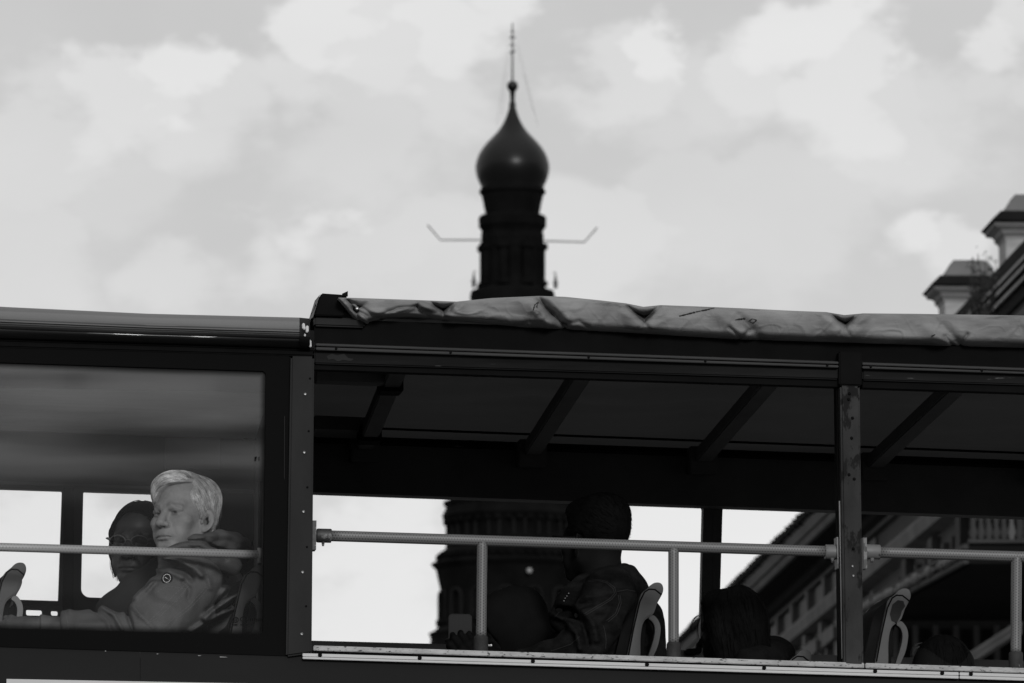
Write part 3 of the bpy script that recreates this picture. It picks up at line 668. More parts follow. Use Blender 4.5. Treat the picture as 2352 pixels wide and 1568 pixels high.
# --- sill, trim strip, body side
def line3(m, x0, x1, t, b, off, dep, step=140):
    xs = np.linspace(x0, x1, max(2, int((x1-x0)/step)))
    return m.loft([[at(x, t(x), off), at(x, b(x), off), at(x, b(x), off+dep), at(x, t(x), off+dep)] for x in xs])
mb = MB(); line3(mb, 720, 1985, sill_t, sill_b, -.012, .08); line3(mb, 1987.5, XR, sill_t, sill_b, -.012, .08); so_ = mb.split('sill', 'sill', bus, bevel=.002)
mb = MB(); line3(mb, 716, XR, lambda x: sill_b(x), lambda x: st_t(x)+2, .0, .08); mb.build('sill_gap', 'black', so_)
mb = MB(); line3(mb, 695, 2202, st_t, lambda x: st_t(x)+7.5, -.010, .05); line3(mb, 695, 2202, lambda x: st_t(x)+8.3, st_b, -.014, .05); line3(mb, 2204, XR, st_t, lambda x: st_t(x)+7.5, -.010, .05); line3(mb, 2204, XR, lambda x: st_t(x)+8.3, st_b, -.014, .05)
tr = mb.split('trim_strip', 'strip', bus, bevel=.0012)
for x in (735, 964, 1224, 1486, 1755, 2010, 2164, 2230):
    MB().tube([at(x, st_t(x)+3, -.009), at(x, st_t(x)+3, -.0155)], [.0065, .005], 10).split('screw', 'black', tr)
side_b = lambda x: 4600
mb = MB()
for a, b in ((XL, 321.6), (322.4, XR)):
    mb.loft([[at(x, frame_b(x) if x < 657 else st_b(x)-6, .004), at(x, 1900, .004), at(x, 1900, .05), at(x, frame_b(x) if x < 657 else st_b(x)-6, .05)] for x in ([a, b] if a < 0 else [a, 656, 658, 720, b])])
bd = mb.split('body_panel', 'body', bus)
mb = MB(); line3(mb, 15, 700, ln((15, 1559), (440, 1567)), lambda x: ln((15, 1559), (440, 1567))(x)+22, -.004, .02); mb.build('side_stripe', 'strip', bus)
mb = MB(); xs_ = [(0, 1486), (60, 1488), (130, 1490)]
for pts_ in ([(241, 1494), (244, 1495)], [(360, 1501), (364, 1501)], [(455, 1505), (462, 1505)], [(505, 1508), (522, 1508.6)]):
    mb.slab([(pts_[0][0], pts_[0][1]), (pts_[1][0], pts_[1][1]+.3), (pts_[1][0], pts_[1][1]+.7), (pts_[0][0], pts_[0][1]+1)], .001, .004)
for P in ([(2443, 0)],): pass
mb.slab([(2441, 1560), (2444, 1560), (2444, 1561), (2441, 1561)], .002, .002)
mb.split('paint_chip', 'strip', bd)
# lower deck and the far side, down to the skirt
zl = at(1300, 1900, 0)[2]; xa = at(XL, 1500, 0)[0]; xb = at(XR, 1500, 0)[0]
MB().box((xa, Y0+.03, .35), (xb, Y0+2.2, zl+.1)).build('lower_body', 'body', bus, bevel=.05)
MB().box((xa, Y0+.06, zl+.1), (xb, Y0+2.16, zl+.14)).build('deck_floor', 'inner_black', bus)
MB().box((xa, Y0+2.12, zl+.1), (xb, Y0+2.18, at(1300, 1640, 2.15)[2]+.03)).build('far_body_panel', 'body', bus)

# --- seats
def seat(ax, ay, off, cushion=True, light=False, name='seat', handle=True):
    A = at(ax, ay, off); s = 1/3025.
    def chaikin(p, k=2):
        for _ in range(k): p = [q for a, b in zip(p, p[1:]+p[:1]) for q in ((a[0]*.75+b[0]*.25, a[1]*.75+b[1]*.25), (a[0]*.25+b[0]*.75, a[1]*.25+b[1]*.75))]
        return p
    P = lambda pts, y: [A+np.array([(x-1020)*s, y, -(yy-822)*s]) for x, yy in pts]
    shell = [(640, 2000), (690, 1760), (750, 1480), (800, 1230), (832, 1085), (850, 1010), (865, 955), (890, 910), (935, 880), (962, 848), (990, 828), (1020, 822), (1050, 826), (1070, 846), (1078, 885), (1068, 925), (1040, 975), (1020, 1010), (1006, 1055), (985, 1108), (935, 1140), (900, 1170), (880, 1230), (868, 1330), (870, 1480), (850, 1760), (840, 2000)]
    def ext(pts, y0, y1, m): 
        pts = chaikin(pts); k = len(pts); return m.add(P(pts, y0)+P(pts, y1), [list(range(k))[::-1], [k+i for i in range(k)]]+[[i, (i+1) % k, k+(i+1) % k, k+i] for i in range(k)])
    m = MB(); ext(shell, 0, .045, m); root = m.build(name, 'seat', bus, bevel=.004, auto=.7)
    m = MB(); ext(shell, .40, .445, m); m.build('seat_shell', 'seat', root, bevel=.006, auto=.5)
    back = [(700, 2000), (760, 1560), (835, 1160), (900, 960), (960, 875), (1010, 850), (1050, 870), (1055, 900), (1010, 990), (960, 1120), (925, 1240), (915, 1480), (880, 2000)]
    m = MB(); ext(back, .04, .405, m); m.build('backrest', 'cushion', root, bevel=.004, auto=.5)
    if cushion:
        cu = [(560, 2000), (620, 1600), (700, 1280), (735, 1120), (760, 1040), (800, 985), (860, 950), (905, 895), (960, 850), (1000, 832), (1010, 850), (930, 900), (880, 1000), (800, 1400), (720, 2000)]
        m = MB(); ext(cu, .03, .415, m); m.build('seat_cushion', 'cushion', root, bevel=.005, auto=.7)
    hp = [(985, 1108), (1025, 1150), (1045, 1190), (1053, 1240), (1045, 1310), (1025, 1400), (985, 1480), (930, 1640), (890, 1640), (940, 1480), (985, 1350), (1002, 1260), (995, 1205), (975, 1170), (935, 1145)]
    m = MB(); ext(hp, .004, .04, m); m.build('seat_handle', 'seatlight' if light else 'seat', root, bevel=.003, auto=.7)
    gr = [(760, 1480), (806, 1240), (862, 1000), (905, 912), (945, 885), (1000, 888), (1060, 935)]
    m = MB().tube(P(gr, -.0005), .0022, 6); m.build('seam', 'black', root)
    return root
sA = seat(46, 1291, .42, light=True)
sB = seat(596, 1297, .42)
sC = seat(1509.6, 1336.8, .40)
sD = seat(2078, 1350.7, .40)
sE = seat(1850, 1491, .42)
# small moulded approval marks on the seat behind the grey-haired man
mb = MB(); c = at(541, 1423, .415)
for dx, dz, rx, rz in ((0, 0, .0085, .0075), (.026, .002, .012, .007)):
    mb.tube([c+np.array([dx+rx*math.cos(a), -.0008, dz+rz*math.sin(a)]) for a in np.linspace(0, 2*math.pi, 24)], .0012, 5)
for k in range(3): mb.tube([c+np.array([-.004+k*.004+.0016*math.cos(a), -.0008, .003*math.sin(a)]) for a in np.linspace(.8, 5.5, 9)], .0007, 4)
for k in range(7): mb.box(tuple(c+np.array([.042+k*.0055, -.001, -.004])), tuple(c+np.array([.0462+k*.0055, 0, .004])))
mb.box(tuple(c+np.array([-.006, -.001, -.016])), tuple(c+np.array([.006, 0, -.013]))); mb.box(tuple(c+np.array([.014, -.001, -.016])), tuple(c+np.array([.05, 0, -.0135])))
mb.build('approval_mark', 'black', sB)
# scraped plaster-like patch on the right-hand seat
mb = MB(); pts = [(2050, 1388), (2062, 1378), (2075, 1380), (2079, 1392), (2072, 1402), (2068, 1415), (2060, 1430), (2048, 1426), (2044, 1410)]
plate(mb, pts, [], .3988, .002); mb.build('worn_patch', 'pillar', sD)

# ================================================================== PEOPLE: distance fields meshed into continuous surfaces
def smin(a, b, k): h = np.clip(.5+.5*(b-a)/k, 0, 1); return b+(a-b)*h-k*h*(1-h)
def smax(a, b, k): return -smin(-a, -b, k)
def ell(P, c, r):
    q = P-np.array(c); r = np.array(r); k0 = np.linalg.norm(q/r, axis=1); k1 = np.linalg.norm(q/(r*r), axis=1); return k0*(k0-1)/(k1+1e-9)
def cone(P, a, b, ra, rb):
    a = np.array(a, float); b = np.array(b, float); ba = b-a; t = np.clip((P-a)@ba/(ba@ba+1e-12), 0, 1)
    return np.linalg.norm(P-a-t[:, None]*ba, axis=1)-(ra+(rb-ra)*t)
def chain(P, pts, rs, k=.0):
    d = None
    for i in range(len(pts)-1):
        c = cone(P, pts[i], pts[i+1], rs[i], rs[i+1]); d = c if d is None else (smin(d, c, k) if k else np.minimum(d, c))
    return d
def surf(f, lo, hi, h):
    """surface nets of f < 0 over a box"""
    lo = np.array(lo, float); n = np.ceil((np.array(hi)-lo)/h).astype(int)+1
    ax = [lo[i]+h*np.arange(n[i]) for i in range(3)]
    v = np.empty(n, np.float32)
    for i in range(0, n[0], 16):
        G = np.stack(np.meshgrid(ax[0][i:i+16], ax[1], ax[2], indexing='ij'), -1); v[i:i+16] = f(G.reshape(-1, 3)).reshape(G.shape[:3])
    s = v < 0; c = [(a, b, d) for a in (0, 1) for b in (0, 1) for d in (0, 1)]
    sl = lambda A, o: A[o[0]:n[0]-1+o[0], o[1]:n[1]-1+o[1], o[2]:n[2]-1+o[2]]
    cnt = sum(sl(s, o).astype(np.int8) for o in c); mk = (cnt > 0) & (cnt < 8)
    I = np.argwhere(mk); acc = np.zeros((len(I), 3)); w = np.zeros(len(I))
    for i in range(8):
        for j in range(i+1, 8):
            o, p = np.array(c[i]), np.array(c[j])
            if abs(o-p).sum() != 1: continue
            a = v[tuple((I+o).T)]; b = v[tuple((I+p).T)]; x = (a < 0) != (b < 0); t = np.where(x, a/(a-b+1e-20), 0)
            acc += (o+(p-o)*t[:, None])*x[:, None]; w += x
    V = lo+h*(I+acc/w[:, None]); idx = -np.ones(n-1, np.int64); idx[mk] = np.arange(len(I)); F = []
    for a in range(3):
        b, d = (a+1) % 3, (a+2) % 3
        S0 = [slice(None)]*3; S0[a] = slice(0, n[a]-1); S1 = [slice(None)]*3; S1[a] = slice(1, n[a])
        E = np.argwhere(s[tuple(S0)] != s[tuple(S1)]); E = E[(E[:, b] > 0) & (E[:, d] > 0) & (E[:, b] < n[b]-1) & (E[:, d] < n[d]-1)]
        eb = np.zeros(3, int); eb[b] = 1; ed = np.zeros(3, int); ed[d] = 1
        q = np.stack([idx[tuple((E-eb-ed).T)], idx[tuple((E-ed).T)], idx[tuple(E.T)], idx[tuple((E-eb).T)]], 1)
        fl = ~s[tuple(E.T)]; q[fl] = q[fl][:, ::-1]; F.append(q)
    F = np.concatenate(F); return V, F[(F >= 0).all(1)]
def grad(f, P, e=.002):
    return np.stack([(f(P+d)-f(P-d)) for d in np.eye(3)*e], 1)/(2*e)
def pose(a, p, r, o):
    """head frame: rows are the person's right, forward, up"""
    a, p, r = map(math.radians, (a, p, r)); f = np.array([-math.sin(a), -math.cos(a), 0]); rt = np.array([-math.cos(a), math.sin(a), 0]); u = np.array([0, 0, 1.])
    f, u = f*math.cos(p)+u*math.sin(p), u*math.cos(p)-f*math.sin(p); rt, u = rt*math.cos(r)+u*math.sin(r), u*math.cos(r)-rt*math.sin(r)
    return np.stack([rt, f, u]), np.array(o, float)
def head(P, kind='man'):
    """head in its own frame, metres; eye line at z = 0, nose towards +y"""
    X = P.copy(); X[:, 0] = np.abs(X[:, 0]); w = kind == 'woman'
    d = ell(P, (0, -.014, .030), (.077, .098, .089))
    d = smin(d, ell(P, (0, .030, -.030), (.060 if not w else .058, .060, .070)), .03)
    jw = .044 if not w else .039
    d = smin(d, cone(X, (jw+.008, -.002, -.058), (.016, .066, -.098), .020, .020), .028)      # jaw line
    d = smin(d, cone(P, (-.012, .076, -.100), (.012, .076, -.100), .016, .016), .02)            # chin
    d = smin(d, cone(P, (0, .02, -.06), (0, .05, -.085), .045, .035), .02)
    d = smin(d, cone(P, (0, -.030, -.05), (0, -.055, -.20), .058 if not w else .05, .066 if not w else .054), .03)
    d = smin(d, cone(X, (0, .086, .024), (.044, .068, .022), .0085, .010), .016)                 # brow
    d = smin(d, ell(X, (.046, .060, -.026), (.024, .022, .020)), .022)                            # cheekbone
    d = smin(d, ell(X, (.034, .062, -.062), (.022, .024, .026)), .02)                             # cheek
    d = smax(d, -ell(X, (.032, .1045, -.0005), (.0225, .0215, .0140)), .011)                      # socket
    d = smin(d, ell(X, (.0305, .0745, -.0018), (.0150, .0150, .0122)), .005)                      # lids over the ball
    d = smax(d, -ell(X, (.0305, .0925, -.0030), (.0132, .0112, .0034)), .0014)                    # lid opening
    d = smin(d, ell(X, (.0305, .0742, -.0025), (.0132, .0130, .0118)), .0008)                     # eyeball
    d = smin(d, chain(X, [(.019, .0900, .0095), (.032, .0890, .0112), (.050, .0765, .0060)], [.0030, .0058, .0030]), .010)   # hooded fold
    d = smin(d, cone(X, (.010, .0925, .014), (.022, .092, .021), .006, .007), .010)               # frown at the root of the brow
    d = smax(d, -cone(P, (.003, .100, .014), (.003, .096, .028), .0016, .001), .004)
    d = smax(d, -cone(X, (.021, .091, -.0125), (.043, .0825, -.0125), .0022, .0014), .003)          # bag under the eye
    d = smax(d, -cone(X, (.023, .090, -.0175), (.040, .083, -.0165), .0012, .001), .003)
    d = smin(d, chain(P, [(0, .085, .012), (0, .098, -.012), (0, .1125, -.034)], [.0090, .0108, .0128]), .012)   # nose
    d = smin(d, ell(P, (0, .1115, -.0370), (.0145, .012, .0105)), .006)
    d = smin(d, ell(X, (.0168, .0985, -.0390), (.0092, .0115, .0092)), .006)
    d = smax(d, -ell(X, (.0075, .1045, -.0475), (.0042, .0062, .0050)), .003)
    d = smax(d, -cone(X, (.022, .098, -.036), (.035, .0855, -.066), .0028, .0004), .009)           # fold beside the mouth
    d = smin(d, ell(P, (0, .088, -.066), (.030, .0155, .020)), .014)                              # muzzle
    d = smin(d, chain(X, [(0, .1005, -.0685), (.010, .1000, -.0678), (.026, .0895, -.0735)], [.0042, .0045, .0018]), .004)
    d = smin(d, chain(X, [(0, .0985, -.0805), (.012, .0965, -.0800), (.024, .0885, -.0755)], [.0055, .0050, .002]), .004)
    d = smax(d, -chain(X, [(0, .1045, -.0743), (.012, .1025, -.0742), (.028, .0905, -.0755)], [.0014, .0014, .0012]), .0022)
    d = smax(d, -cone(P, (-.010, .1, -.091), (.010, .1, -.091), .003, .003), .01)
    # ear: rim, bowl, lobe
    E = X-np.array([.0775, -.008, -.018]); ca, sa = math.cos(.38), math.sin(.38); E = np.stack([E[:, 0]*ca+E[:, 1]*sa, -E[:, 0]*sa+E[:, 1]*ca, E[:, 2]], 1)
    tl = .16; E = np.stack([E[:, 0], E[:, 1]+tl*E[:, 2], E[:, 2]], 1)
    rad = np.sqrt((E[:, 1]/.0195)**2+(E[:, 2]/.0335)**2)
    ear = smax(np.abs(E[:, 0]-.004-.010*np.clip(-E[:, 1]/.02, -1, 1))-.0042, (rad-1)*.019, .005)
    bowl = np.sqrt((E[:, 0]-.013)**2+((E[:, 1]-.002)*1.15)**2+((E[:, 2]+.002)*.62)**2)-.0132
    ear = smax(ear, -bowl, .003)
    ear = smin(ear, np.sqrt((E[:, 0]-.009)**2+(E[:, 1]+.006)**2+(E[:, 2]-.006)**2*.12)-.0035, .004)
    ear = smin(ear, ell(E, (.003, .004, -.027), (.0055, .0085, .0095)), .006)
    ear = smin(ear, ell(E, (.004, .0150, -.006), (.005, .0042, .007)), .004)
    d = smin(d, ear, .005)
    return d
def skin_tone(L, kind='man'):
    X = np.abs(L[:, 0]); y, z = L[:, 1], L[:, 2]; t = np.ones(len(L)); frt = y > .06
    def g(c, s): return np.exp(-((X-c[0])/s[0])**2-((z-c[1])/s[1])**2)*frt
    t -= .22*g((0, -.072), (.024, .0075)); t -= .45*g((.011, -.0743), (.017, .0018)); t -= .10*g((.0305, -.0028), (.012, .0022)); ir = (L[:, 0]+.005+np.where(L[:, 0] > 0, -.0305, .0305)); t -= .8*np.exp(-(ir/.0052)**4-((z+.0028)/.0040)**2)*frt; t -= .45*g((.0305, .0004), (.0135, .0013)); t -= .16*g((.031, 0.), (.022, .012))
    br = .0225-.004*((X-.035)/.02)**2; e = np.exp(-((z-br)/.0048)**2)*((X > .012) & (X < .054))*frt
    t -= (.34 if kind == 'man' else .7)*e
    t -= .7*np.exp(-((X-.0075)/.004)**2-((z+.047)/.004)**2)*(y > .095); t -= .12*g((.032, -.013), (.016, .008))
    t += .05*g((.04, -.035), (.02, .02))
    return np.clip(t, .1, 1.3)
def local(P, T): return (P-T[1])@T[0].T
def world(L, T): return L@T[0]+T[1]
def hand(P, T, side, curl=(35, 45, 30), spread=6, thumb=(40, 25)):
    """hand in its own frame: x across (thumb on -side), y to the fingertips, z out of the back; wrist at 0"""
    L = local(P, T); L = L*np.array([side, 1, 1]); d = ell(L, (0, .048, 0), (.041, .052, .0145)); d = smin(d, ell(L, (-.026, .03, -.008), (.018, .034, .016)), .012)
    d = smin(d, cone(L, (0, -.06, .0), (0, .012, 0), .028, .0255), .02)
    for i, (x, l, r) in enumerate(((-.029, .042, .0095), (-.0095, .047, .0098), (.0105, .044, .0094), (.029, .034, .0082))):
        p = np.array([x, .088-.004*abs(i-1.3), 0.]); an = 0.; sp = math.radians((i-1.4)*spread); pts = [p]; ls = (l, l*.62, l*.5)
        for k in range(3):
            an += math.radians(curl[k]+(i-1.5)*4); pts.append(pts[-1]+ls[k]*np.array([math.sin(sp)*math.cos(an), math.cos(sp)*math.cos(an), -math.sin(an)]))
        f = chain(L, pts, [r*1.08, r, r*.93, r*.82]); f = smin(f, ell(L, tuple(pts[0]+np.array([0, 0, .002])), (r*1.1, r*1.2, r*1.1)), .006); f = smin(f, ell(L, tuple(pts[1]), (r*1.08,)*3), .003)
        d = smin(d, f, .007)
    a, b = map(math.radians, thumb); p0 = np.array([-.030, .022, -.006]); p1 = p0+.040*np.array([-math.sin(a), math.cos(a), -.35]); p2 = p1+.030*np.array([-math.sin(a-b), math.cos(a-b), -.25]); p3 = p2+.024*np.array([-math.sin(a-1.5*b), math.cos(a-1.5*b), -.1])
    return smin(d, chain(L, [p0, p1, p2, p3], [.0155, .0125, .0112, .0092]), .010)
def px_of(P):
    q = P-CAMP; z = q@Fw; return CX+FPX*(q@Rt)/z, CY-FPX*(q@Up)/z
def fold(P, d, folds, reach=.03):
    """raise (+) or press in (-) creases along lines of the cloth that face the street"""
    m = np.abs(d) < reach
    if not m.any(): return d
    x, y = px_of(P[m]); e = np.zeros(m.sum())
    for line, amp, w in folds:
        best = np.full(len(x), 1e9)
        for (x0, y0), (x1, y1) in zip(line[:-1], line[1:]):
            dx, dy = x1-x0, y1-y0; t = np.clip(((x-x0)*dx+(y-y0)*dy)/(dx*dx+dy*dy), 0, 1); best = np.minimum(best, (x-x0-t*dx)**2+(y-y0-t*dy)**2)
        e += 1.7*amp*np.exp(-best/(w*w*.7))
    d = d.copy(); d[m] -= e; return d
def joinm(parts):
    V = []; F = []; n = 0
    for v, f in parts: V.append(v); F.append(f+n); n += len(v)
    return np.concatenate(V), np.concatenate(F)
def strands(roots, dirf, steps, step, surf_f, off, r, taper=True, jit=.15, stop=None):
    """locks of hair that follow a surface; returns tube mesh and a per-strand shade"""
    n = len(roots); p = roots.copy(); path = [p.copy()]; st = step*(1+.5*(rng.random(n)-.5))[:, None]; of = off*(.6+.8*rng.random(n))
    jv = rng.normal(0, jit, (n, 3))
    for k in range(steps):
        d = dirf(p, k)+jv; d /= np.linalg.norm(d, axis=1)[:, None]+1e-9; q0 = p; p = p+d*st
        if surf_f is not None:
            g_ = grad(surf_f, p); g_ /= np.linalg.norm(g_, axis=1)[:, None]+1e-9; s_ = surf_f(p); mv = np.where(s_ < of, of-s_, np.clip(of-s_, -.004, 0)); p = p+g_*mv[:, None]
        if stop is not None: p = np.where(stop(p)[:, None], q0+(p-q0)*.02, p)
        path.append(p.copy())
    Q = np.stack(path, 1); k = Q.shape[1]; T = np.gradient(Q, axis=1); T /= np.linalg.norm(T, axis=2)[..., None]+1e-9
    A = np.cross(T, np.array([.21, .35, .91])); A /= np.linalg.norm(A, axis=2)[..., None]+1e-9; B = np.cross(T, A)
    rr = r*(.6+.8*rng.random(n))[:, None]*(np.linspace(1, .25, k)[None] if taper else np.ones((1, k)))
    ring = np.stack([Q+rr[..., None]*(A*math.cos(a)+B*math.sin(a)) for a in (0, 2.094, 4.189)], 2)
    V = ring.reshape(-1, 3); ids = np.arange(n*k*3).reshape(n, k, 3); F = []
    for j in range(3):
        a, b = ids[:, :-1, j], ids[:, :-1, (j+1) % 3]; c, e = ids[:, 1:, (j+1) % 3], ids[:, 1:, j]; F.append(np.stack([a, b, c, e], -1).reshape(-1, 4))
    cn = vn(roots*[70, 70, 40], 77); sh = np.clip(.76+.62*cn+.6*(rng.random(n)-.5), .15, 1.6); return V, np.concatenate(F), np.repeat(sh, k*3)
def hair_obj(name, cap, locks, m, parent, cap_tone=.8):
    Vs, Fs, Ts, n = [], [], [], 0
    if cap is not None: Vs.append(cap[0]); Fs.append(cap[1]); Ts.append(np.full(len(cap[0]), cap_tone)); n = len(cap[0])
    for V, F, T in locks: Vs.append(V); Fs.append(F+n); Ts.append(T); n += len(V)
    return mesh(name, np.concatenate(Vs), np.concatenate(Fs), m, parent, True, tone=np.concatenate(Ts))
def person(name, parts, skin, label, base, tonef=None):
    V, F = joinm(parts); t = np.ones(len(V)) if tonef is None else tonef(V)
    o = mesh(name, V, F, skin, None, True, base=base, tone=t); tag(o, label, 'person', 'passengers on the top deck'); return o
def bvh_of(V, F): return BVHTree.FromPolygons([Vector(v) for v in V], [list(map(int, f)) for f in F])
def seam_on(bvh, lines, r, name, m, parent, lift=.0006, dash=False):
    """stitch lines that lie on a garment"""
    mb = MB()
    for line in lines:
        acc = []
        for (x0, y0), (x1, y1) in zip(line[:-1], line[1:]):
            k = max(1, int(math.hypot(x1-x0, y1-y0)/2.5))
            for i in range(k+1):
                t = i/k; h = hit(bvh, x0+(x1-x0)*t+.9*math.sin(i*.21), y0+(y1-y0)*t)
                if h: acc.append(h[0]-np.array(Fw)*lift)
        run = []
        for i, p in enumerate(acc):
            if run and (np.linalg.norm(p-run[-1]) > .04 or (dash and i % 3 == 2)):
                if len(run) > 1: mb.tube(run, r, 4)
                run = []
            run.append(p)
        if len(run) > 1: mb.tube(run, r, 4)
    return mb.build(name, m, parent) if mb.V else None

# ------------------------------------------------------------------ the grey-haired man at the cabin window
TA = pose(40, 3.5, -2, at(421, 1186, .5))
hA = lambda P: head(local(P, TA), 'man')
c = TA[1]
headA = surf(lambda L: head(L, 'man'), (-.108, -.135, -.19), (.108, .14, .14), .0019); headA = (world(headA[0], TA), headA[1])
ttl = lambda V: np.where((V[:, 2] > c[2]-.22), skin_tone(local(V, TA), 'man'), .3)  # hand and body far darker: shade put into the skin tone
NA = at(476, 1300, .60); SL = at(438, 1348, .36); SR = at(440, 1335, .86); EL = at(318, 1468, .27); WL = at(118, 1446, .33); ER = at(300, 1440, .92)
pelv = at(530, 1680, .62)
torA = lambda P: smin(smin(chain(P, [NA, at(486, 1420, .6), pelv], [.075, .12, .13], .05), cone(P, SL+[0, .06, -.01], SR-[0, .06, .01], .062, .062), .06), chain(P, [pelv, at(300, 1700, .5)], [.11, .085]), .05)
bodyA = surf(lambda P: torA(P)+.01, c+[-.45, -.4, -.95], c+[.4, .6, -.05], .016)
# left hand wrapped over the handle of the seat in front
def frame(fwd, back): f = np.array(fwd, float); f /= np.linalg.norm(f); u = np.array(back, float); u -= f*(u@f); u /= np.linalg.norm(u); return np.stack([np.cross(f, u), f, u])
HT = (frame((-1, .12, .10), (.25, -.62, .72)), at(88, 1440, .335))
hL = lambda P: smin(hand(P, HT, -1, (48, 52, 35), 4, (34, 8)), cone(P, WL+[.05, 0, 0], HT[1]+[.01, 0, 0], .036, .029), .015)
hl0 = HT[1]; handA = surf(hL, hl0+[-.2, -.12, -.12], hl0+[.12, .1, .12], .0026)
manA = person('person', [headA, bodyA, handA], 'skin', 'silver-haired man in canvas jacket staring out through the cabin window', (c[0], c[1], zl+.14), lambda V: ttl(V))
# hair: combed over from a parting above his left temple
def hairvolA(L):
    d = ell(L, (0, -.018, .038), (.0845, .1035, .0945))
    d = smin(d, ell(L, (.018, .028, .086), (.060, .058, .043)), .03)
    d = smin(d, ell(L, (.044, .053, .066), (.023, .025, .030)), .02)
    d = smin(d, ell(L, (-.012, -.072, .062), (.060, .055, .060)), .025)
    d = smax(d, -cone(L, (-.050, .045, .118), (-.046, -.045, .130), .012, .012), .014)           # parting
    x, y, z = L.T
    yb = np.interp(z, [-.05, -.02, 0, .02, .04, .06, .085, .12], [.006, .012, .020, .036, .046, .044, .022, .02])
    zf = np.interp(x, [-.09, -.062, -.05, 0, .03, .05, .064, .08], [.16, .12, .093, .084, .062, .036, .022, .006])
    front = np.minimum(y-yb, zf-z); d = smax(d, front, .006)
    zl_ = np.interp(y, [-.12, -.06, -.034, -.026, .004, .012, .03], [-.085, -.080, -.060, .012, .014, -.022, -.022])
    return smax(d, zl_-z, .006)
capA = surf(hairvolA, (-.11, -.14, -.11), (.11, .12, .155), .0026)
shellA = lambda L: hairvolA(L)
V0 = capA[0]; nrm = grad(hairvolA, V0); ok = nrm[:, 2] > -.6
pick = V0[ok][rng.choice(ok.sum(), 6500)]
partx = -.049
def dirA(p, k):
    x, y, z = p.T; d = np.zeros_like(p); over = x > partx
    up = np.clip((z-.03)/.09, 0, 1)
    d[over] = np.stack([np.full(over.sum(), .85), .55*np.clip((y[over]+.03)/.1, -.5, 1), -.35*(1-up[over])-.25*np.clip(x[over]/.06, 0, 1)*2], 1)
    fb = np.clip((x-.015)/.04, 0, 1)[:, None]*over[:, None]; d = d*(1-fb)+fb*np.array([.22, .12, -1.])
    sd_ = ~over; d[sd_] = np.stack([np.full(sd_.sum(), -.25), -.35+.45*np.clip((y[sd_])/.05, -1, 1)*0-.1, np.full(sd_.sum(), -.95)], 1)
    bk = y < -.07; d[bk] = np.stack([np.sign(x[bk]+.03)*.25, np.full(bk.sum(), -.2), np.full(bk.sum(), -1.)], 1)
    return d
stopA = lambda p: np.minimum(p[:, 1]-np.interp(p[:, 2], [-.05, -.02, 0, .02, .04, .06, .085, .12], [.006, .012, .020, .036, .046, .044, .022, .02]), np.interp(p[:, 0], [-.09, -.062, -.05, 0, .03, .05, .064, .08], [.16, .12, .093, .084, .062, .036, .022, .006])-p[:, 2]) > -.001
stopA0 = stopA; stopA = lambda p: stopA0(p) | (p[:, 0] > .069)
lk = strands(pick, dirA, 9, .0062, shellA, .0014, .00052, True, .075, stopA)
fr = pick[(pick[:, 1] > .03) & (pick[:, 0] > -.03)]
lk2 = strands(fr[rng.choice(len(fr), 500)], dirA, 8, .0068, shellA, .0026, .0007, True, .06, stopA)
wl_ = lambda l: (world(l[0], TA), l[1], l[2])
hair_obj('hair', (world(capA[0], TA), capA[1]), [wl_(lk), wl_(lk2)], 'grey_hair', manA, .55)
# jacket: torso, sleeves, hood lying on the shoulders, rolled collar
def jacketA(P):
    n1 = vn(P*[14, 14, 11], 3); n2 = vn(P*[34, 30, 26], 5)
    d = chain(P, [at(468, 1325, .60), at(478, 1420, .60), pelv], [.105, .142, .16], .05)
    d = smin(d, cone(P, SL+[.02, .05, .0], SR-[0, .05, 0], .082, .082), .07)
    arm = chain(P, [SL, SL+(EL-SL)*.5, EL], [.098, .090, .078]); fore = chain(P, [EL, EL+(WL-EL)*.5, at(148, 1446, .33)], [.074, .064, .057])
    ax = (EL-SL)/np.linalg.norm(EL-SL); t = (P-SL)@ax
    arm = arm-.004*np.sin(t*52+P[:, 2]*34+n1*3.2)*np.exp(-((t-.18)/.07)**2)-.003*n1
    ax2 = (WL-EL)/np.linalg.norm(WL-EL); t2 = (P-EL)@ax2
    fore = fore-.006*np.sin(t2*42-P[:, 2]*40+n1*2.5)*np.exp(-((t2-.08)/.09)**2)-.003*n1
    a = smin(arm, fore, .03)
    d = smin(d, a, .035)
    d = smax(d, at(142, 1446, .33)[0]-P[:, 0]-.12*(P[:, 2]-WL[2]), .006); cf = cone(P, at(150, 1446.5, .33), at(98, 1446, .332), .0405, .0385); d = np.minimum(d, smax(cf, P[:, 0]*0+(at(96, 1446, .33)[0]-P[:, 0]), .004))
    d = d-.0042*n1-.0016*n2-.0055*(1-np.abs(vn(P*[9, 9, 13]+n1[:, None]*.35, 8))*2.6).clip(0, 1)
    return fold(P, d, [
        ([(356, 1292), (396, 1297), (424, 1310), (440, 1328)], -.020, 8), ([(368, 1282), (412, 1285), (446, 1304), (462, 1322)], .013, 9), ([(352, 1306), (392, 1312), (418, 1326)], .008, 9),
        ([(545, 1365), (496, 1396), (470, 1420)], .014, 8), ([(548, 1350), (505, 1378), (476, 1404)], -.010, 8), ([(535, 1400), (480, 1424), (440, 1450)], .010, 8), ([(520, 1330), (500, 1360), (492, 1400)], -.008, 8),
        ([(288, 1392), (294, 1412), (304, 1446)], -.012, 6), ([(310, 1372), (336, 1350), (350, 1332)], .007, 9), ([(306, 1392), (322, 1412), (352, 1440)], .006, 7),
        ([(235, 1394), (262, 1412), (280, 1445)], .011, 7), ([(215, 1400), (245, 1425), (255, 1450)], -.007, 6), ([(420, 1336), (436, 1352), (432, 1372)], -.006, 6), ([(455, 1300), (478, 1330), (484, 1350)], .007, 8), ([(160, 1404), (176, 1425), (172, 1450)], .005, 7)])
